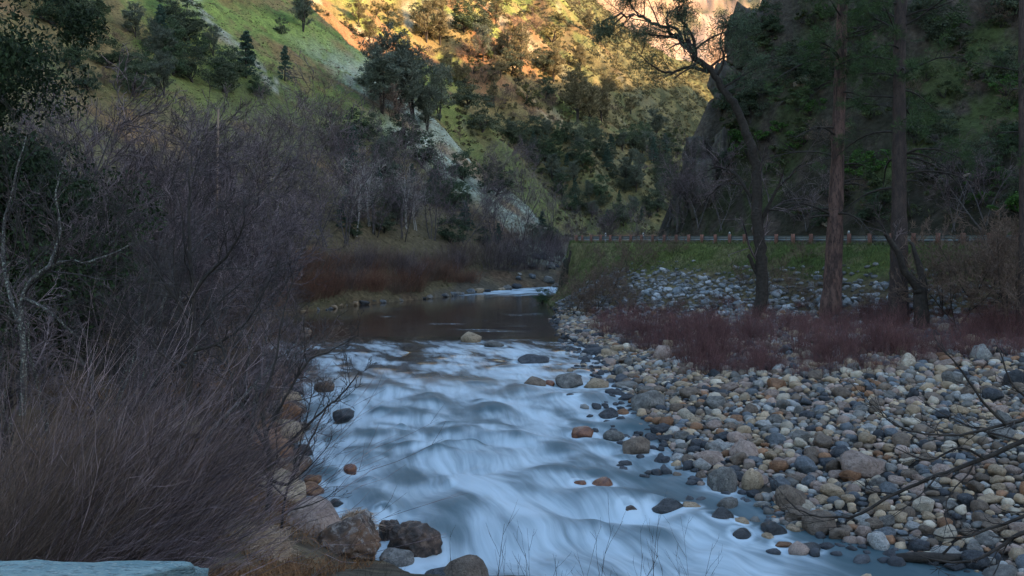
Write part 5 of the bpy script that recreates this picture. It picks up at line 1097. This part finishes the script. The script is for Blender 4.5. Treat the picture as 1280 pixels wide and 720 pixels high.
# crags and pale outcrops of the cliff
M_CRAG = mat('crag', (.03, .027, .024), (.10, .085, .07), scale=1.2, stretch=(1, 1, .35), bump=1.0, bscale=3, col3=(.06, .07, .035), s3=.8)
M_CRAGP = mat('crag_pale', (.24, .2, .16), (.36, .31, .26), scale=.8, bump=.8, bscale=3)
for px, py, w, h, m, lb in ((932, 78, 50, 84, M_CRAG, 'tall dark crag on the skyline of the cliff'), (905, 135, 40, 70, M_CRAG, 'dark crag bulging midway down the cliff edge'), (868, 240, 32, 80, M_CRAG, 'pillar-like crag at the bottom edge of the cliff'), (880, 275, 44, 85, M_CRAG, 'dark rock buttress behind the bare cliff trees'), (906, 205, 30, 50, M_CRAG, 'small crag between pillar crag and skyline crag'), (850, 285, 22, 48, M_CRAG, 'narrow grey rock rib at the outer foot of the cliff'),
                          (1008, 112, 30, 28, M_CRAGP, 'pale boulder outcrop high behind the reddish pine'), (1034, 285, 12, 13, M_CRAGP, 'pale tan boulder beside the reddish pine by the road'), (1012, 262, 8, 7, M_CRAGP, 'tiny white stone on the slope above the rail'), (1215, 330 - 108, 16, 8, M_CRAGP, 'small pale stone on the slope right of the dark pine'), (985, 140, 26, 16, M_CRAG, 'grey rock lump left of the pale boulder outcrop')):
    p = hit(px, py); W = w / 2 * p[1] / F; Hh = h / 2 * p[1] / F; V, Fc = stone_shape(px + py, 5, 9, 3.6, .22, .06)
    Sx = V * (W, W, Hh) / min(W, Hh); cr_k = np.array([(lambda d: d[1] - d[0])(mnoise.voronoi(Vector((a * 1.9 + px, b * 1.9, c * 1.2)))[0]) for a, b, c in Sx]); cr_2 = np.array([(lambda d: d[1] - d[0])(mnoise.voronoi(Vector((a * 4.5 + px, b * 4.5, c * 3)))[0]) for a, b, c in Sx])
    V = V * (1 + .28 * (np.minimum(cr_k, .35) - .25) + .12 * (np.minimum(cr_2, .3) - .2) + .16 * n3(Sx, 1.1, px) + .05 * n3(Sx, 5, px))[:, None]; me = mesh('crag', V, Fc, False); me.materials.append(m)
    o = link('crag' if m is M_CRAG else 'outcrop_boulder', me); o.location = (p[0] + W * .2, p[1] + W * .8, p[2] + Hh * (.8 if m is M_CRAG else .5)); o.scale = (W, W * 1.1, Hh); tag(o, 'rock', lb)
for px, py, Y_, w, h, lb in ((717, 345, 103, 20, 72, 'dark steep rock face ending the road embankment at the pool'), (727, 372, 100, 26, 40, 'low dark rock at the foot of the embankment end'), (700, 378, 97, 26, 18, 'grey rock pile by the black stump at the pool corner')):
    p = at(px, py, Y_); W = w / 2 * Y_ / F; Hh = h / 2 * Y_ / F; V, Fc = cracked(px, (1, 1, max(1, Hh / W)), 1.3); me = mesh('crag', V, Fc, False); me.materials.append(M_CRAG); o = link('crag', me); o.location = (p[0], p[1] + W, p[2]); o.scale = (W, W, Hh); tag(o, 'rock', lb)
# guardrail: wooden posts with a steel beam
def guardrail():
    L = np.r_[0, np.cumsum(np.hypot(*np.diff(ROAD, axis=0).T))]; s0 = np.interp(2.15, np.arange(len(ROAD)), L); s1 = np.interp(4.75, np.arange(len(ROAD)), L)
    t = root('guardrail', (ROAD[3][0], ROAD[3][1], 6.05)); o0 = np.array([ROAD[3][0], ROAD[3][1], 6.05])
    mw = mat('post_wood', (.12, .055, .04), (.20, .10, .075), scale=4, stretch=(1, 1, .3), objvar=.2); ms = mat('rail_steel', (.16, .20, .22), (.24, .28, .29), scale=2, rough=.45); bpy.data.materials['rail_steel'].node_tree.nodes['Principled BSDF'].inputs['Metallic'].default_value = .5
    s = np.arange(s0, s1, 1.9); X = np.interp(s, L, ROAD[:, 0]); Yy = np.interp(s, L, ROAD[:, 1]); gz_ = land(X, Yy)
    V, q = box(-.1, .1, -.1, .1, -.35, .78); pm = mesh('post', V, q, False); pm.materials.append(mw)
    for i in range(len(s)):
        o = link('post', pm, t); o.location = (X[i] - o0[0], Yy[i] - o0[1], gz_[i] - 6.05); o.rotation_euler = (frng.uniform(-.03, .03), frng.uniform(-.03, .03), math.atan2(*(ROAD[4] - ROAD[3])[::-1]))
    ss = np.arange(s0 - 3, s1 + .5, .6); X = np.interp(ss, L, ROAD[:, 0]); Yy = np.interp(ss, L, ROAD[:, 1]); T = unit(np.stack([np.gradient(X), np.gradient(Yy)], 1)); Nn = np.stack([T[:, 1], -T[:, 0]], 1)
    prof = [(.115, .33), (.17, .38), (.17, .44), (.12, .49), (.17, .54), (.17, .60), (.115, .65)]
    VV = np.array([[X + Nn[:, 0] * a - o0[0], Yy + Nn[:, 1] * a - o0[1], np.full(len(X), z)] for a, z in prof]).transpose(2, 0, 1)     # road side
    n, k = VV.shape[:2]; i = np.arange(n - 1)[:, None]; j = np.arange(k - 1)[None]; q = np.stack([i * k + j, (i + 1) * k + j, (i + 1) * k + j + 1, i * k + j + 1], -1).reshape(-1, 4)
    V2 = VV.copy().reshape(-1, 3); me = mesh('rail', V2, q); me.materials.append(ms); link('rail', me, t)
    tag(t, 'guardrail', 'long roadside guardrail of brown wooden posts and a steel beam')
guardrail()
mp_ = mat('post_white', (.36, .36, .35), (.42, .42, .41), rough=.5); mbk = mat('reflector_dark', (.03, .03, .03), (.05, .05, .05))
for px, Y, zone in ((757, 101, 'at the far end of the guardrail'), (804, 97, 'by the cliff'), (912, 85, 'left of the leaning tree'), (1061, 72, 'beside the reddish pine')):
    x = (px - 640) / F * Y; e = polydist(np.array([x]), np.array([Y * 1.]), ROAD); x += 0; t = root('marker_post', (x, Y, H1(x, Y))); V, q = box(-.06, .06, -.02, .02, -.2, 1.0); part('post', MB().add(V, q), mp_, t); V, q = box(-.04, .04, -.032, -.022, 0.75, .9); part('reflector', MB().add(V, q), mbk, t); tag(t, 'road marker', 'thin white road marker post ' + zone, 'road marker posts')
# driftwood at the water's edge
pw = hit(1172, 706); t = root('driftwood_log', (pw[0], pw[1], pw[2] + .12)); P = np.array([[-.95, .1, -.02], [-.9, .1, 0], [-.4, .02, .05], [.2, 0, .03], [.8, -.12, .10], [.84, -.12, .11]]); part('log', MB().add(*tubes(P[None], np.array([[.02, .11, .13, .12, .07, .01]]), 9)), B_DARK, t)
part('branch_stub', MB().add(*tubes(np.array([[[.1, 0, .1], [.22, -.1, .3], [.3, -.15, .42]]]), np.array([[.04, .03, .01]]), 6)), B_DARK, t); tag(t, 'driftwood', 'dark driftwood log lying on the cobbles at the water edge under the boughs')
# grass of the embankment
r = np.random.default_rng(4242); xs = r.uniform(2, 46, 200000); ys = r.uniform(44, 112, 200000); e, es, ep = polydist(xs, ys, ROAD); e *= es
ok = (e < .2) & (e > -4.5 - 2.0 * sstep(82, 90, ys) - 1.5 * fbm(xs / 4, ys / 4, 71)) & (xs / ys < .56); ok &= np.cumsum(ok) < 36000; xs, ys = xs[ok], ys[ok]; z = land(xs, ys)
me = MB().add(*blades(np.c_[xs, ys, z - .02], .42, .014, .45, r)).me('grass'); me.materials.append(mat('grass_green', (.055, .078, .024), (.115, .135, .046), scale=.25, island=.4, trans=.25)); o = link('grass', me); o['kind'] = 'stuff'; o['label'] = 'green grass along the top of the road embankment'
# bare boughs reaching in from a shrub just right of the frame
Yb = 8.0; xb = 4.75; zb = H1(xb, Yb)
bough_tree('bare_shrub', 'dark bare boughs reaching in from the frame edge over the cobbles', 'shrub', (xb, Yb, zb), [
    ([(1386, HZ - (zb - .3 - CAMH) / 8 * F, 8), (1384, HZ - (zb + 1 - CAMH) / 8 * F, 8), (1378, HZ - (zb + 2 - CAMH) / 8 * F, 8), (1370, HZ - (zb + 2.9 - CAMH) / 8 * F, 8)], .06, .012, .9),
    ([(1372, 520, 8), (1330, 530, 8), (1280, 551, 8), (1229, 573, 8), (1180, 591, 8), (1127, 613, 8.1), (1078, 640, 8.1), (1042, 646, 8.2), (1007, 642, 8.2), (980, 622, 8.3)], .026, .004, 1.2),
    ([(1365, 500, 8), (1320, 512, 7.9), (1280, 524, 7.9), (1246, 533, 7.8), (1193, 544, 7.8), (1144, 540, 7.7), (1113, 526, 7.7), (1091, 506, 7.7)], .018, .004, 1.2),
    ([(1258, 531, 7.8), (1229, 502, 7.8), (1198, 458, 7.8), (1173, 433, 7.8)], .014, .004, .5),
    ([(1360, 470, 8), (1310, 505, 8.1), (1269, 484, 8.1), (1246, 431, 8.2)], .018, .004, .5),
    ([(1360, 650, 7.8), (1280, 666, 7.7), (1255, 680, 7.7), (1211, 702, 7.6), (1160, 700, 7.6)], .022, .006, .8),
    ([(1360, 600, 8), (1290, 640, 7.9), (1240, 660, 7.9), (1200, 672, 7.9), (1150, 668, 7.9)], .018, .004, .8),
    ([(1230, 573, 8), (1200, 560, 7.9), (1160, 575, 7.9), (1120, 560, 7.9)], .012, .004, .7)], B_DARK, T_DARK, (9, 3), .6, .22, (0, 0, .4), .0032, .16, seed=71)
# ------------------------------------------------------------------ prototypes nobody used go; every thing gets a label of its own
for o in [o for o in bpy.data.objects if o.parent is None and o.location.z < -400]:
    if True:
        for c in list(o.children_recursive): bpy.data.objects.remove(c)
        bpy.data.objects.remove(o)
ORD = ['first', 'second', 'third', 'fourth', 'fifth', 'sixth', 'seventh', 'eighth', 'ninth', 'tenth', 'eleventh', 'twelfth', 'thirteenth', 'fourteenth', 'fifteenth', 'sixteenth', 'seventeenth', 'eighteenth', 'nineteenth', 'twentieth']
ORD += ['twenty-' + k for k in ORD[:9]] + ['thirtieth'] + ['thirty-' + k for k in ORD[:9]]
NUM = ['', 'one', 'two', 'three', 'four', 'five', 'six', 'seven', 'eight', 'nine', 'ten', 'eleven', 'twelve', 'thirteen', 'fourteen', 'fifteen', 'sixteen', 'seventeen', 'eighteen', 'nineteen', 'twenty']
def plural(b):
    if b.endswith(('sh', 's', 'ch')): return b + 'es'
    return b + 's'
def make_labels():
    groups = {}
    for t in THINGS:
        if t['label']: continue
        t['xy'] = proj(t['mid']); groups.setdefault((t['base'], t['zone']), []).append(t)
    for (b, z), L in groups.items():
        if len(L) == 1: L[0]['o']['label'] = f'{b} {z}'; continue
        L.sort(key=lambda t: t['xy'][0])
        n = len(L)
        for i, t in enumerate(L):
            if i == 0: s = f"leftmost {b} {z}"
            elif i == n - 1: s = f"rightmost {b} {z}"
            else: s = f"{ORD[i]} {b} from left {z}"
            t['o']['label'] = s
make_labels()
print('objects', len(bpy.data.objects), 'things', len(THINGS), 'longest label', max((len(t['o']['label'].split()), t['o']['label']) for t in THINGS))
# ------------------------------------------------------------------ sky, sun, camera
SUN_EL, SUN_AZ = math.radians(11.0), math.radians(110.0)      # azimuth clockwise from +Y (up the valley)
w = bpy.data.worlds.new('World'); S.world = w; w.use_nodes = True
nt = w.node_tree; bg = nt.nodes['Background']
sky = nt.nodes.new('ShaderNodeTexSky'); sky.sky_type = 'NISHITA'; sky.sun_disc = False
sky.sun_elevation = SUN_EL; sky.sun_rotation = SUN_AZ; sky.air_density = 1.0; sky.dust_density = 1.2; sky.ozone_density = 1.0
nt.links.new(sky.outputs[0], bg.inputs['Color']); bg.inputs['Strength'].default_value = .13
ld = bpy.data.lights.new('sun', 'SUN'); ld.energy = 3.6; ld.angle = math.radians(.6); ld.color = (1.0, .64, .34)
so = link('sun', ld)
dv = Vector((math.cos(SUN_EL) * math.sin(SUN_AZ), math.cos(SUN_EL) * math.cos(SUN_AZ), math.sin(SUN_EL)))
so.rotation_euler = dv.to_track_quat('Z', 'Y').to_euler(); so.location = dv * 900
cam = bpy.data.cameras.new('camera'); co = link('camera', cam, None, (0, 0, CAMH)); co.rotation_euler = (math.pi / 2, 0, 0)
cam.sensor_width = 36; cam.lens = 36 * F / 1280; cam.shift_y = -(360 - HZ) / 1280; cam.clip_end = 6000; cam.clip_start = .1
S.camera = co
S.view_settings.view_transform = 'Standard'; S.view_settings.look = 'None'; S.view_settings.exposure = 2.55; S.view_settings.gamma = 1
S.view_settings.use_white_balance = True; S.view_settings.white_balance_temperature = 6280
S.render.engine = 'CYCLES'
S.cycles.use_denoising = True; S.cycles.max_bounces = 6; S.cycles.diffuse_bounces = 3; S.cycles.glossy_bounces = 3; S.cycles.transparent_max_bounces = 4; S.cycles.transmission_bounces = 2
S.cycles.use_adaptive_sampling = True; S.cycles.adaptive_threshold = .02; S.cycles.sample_clamp_indirect = 6
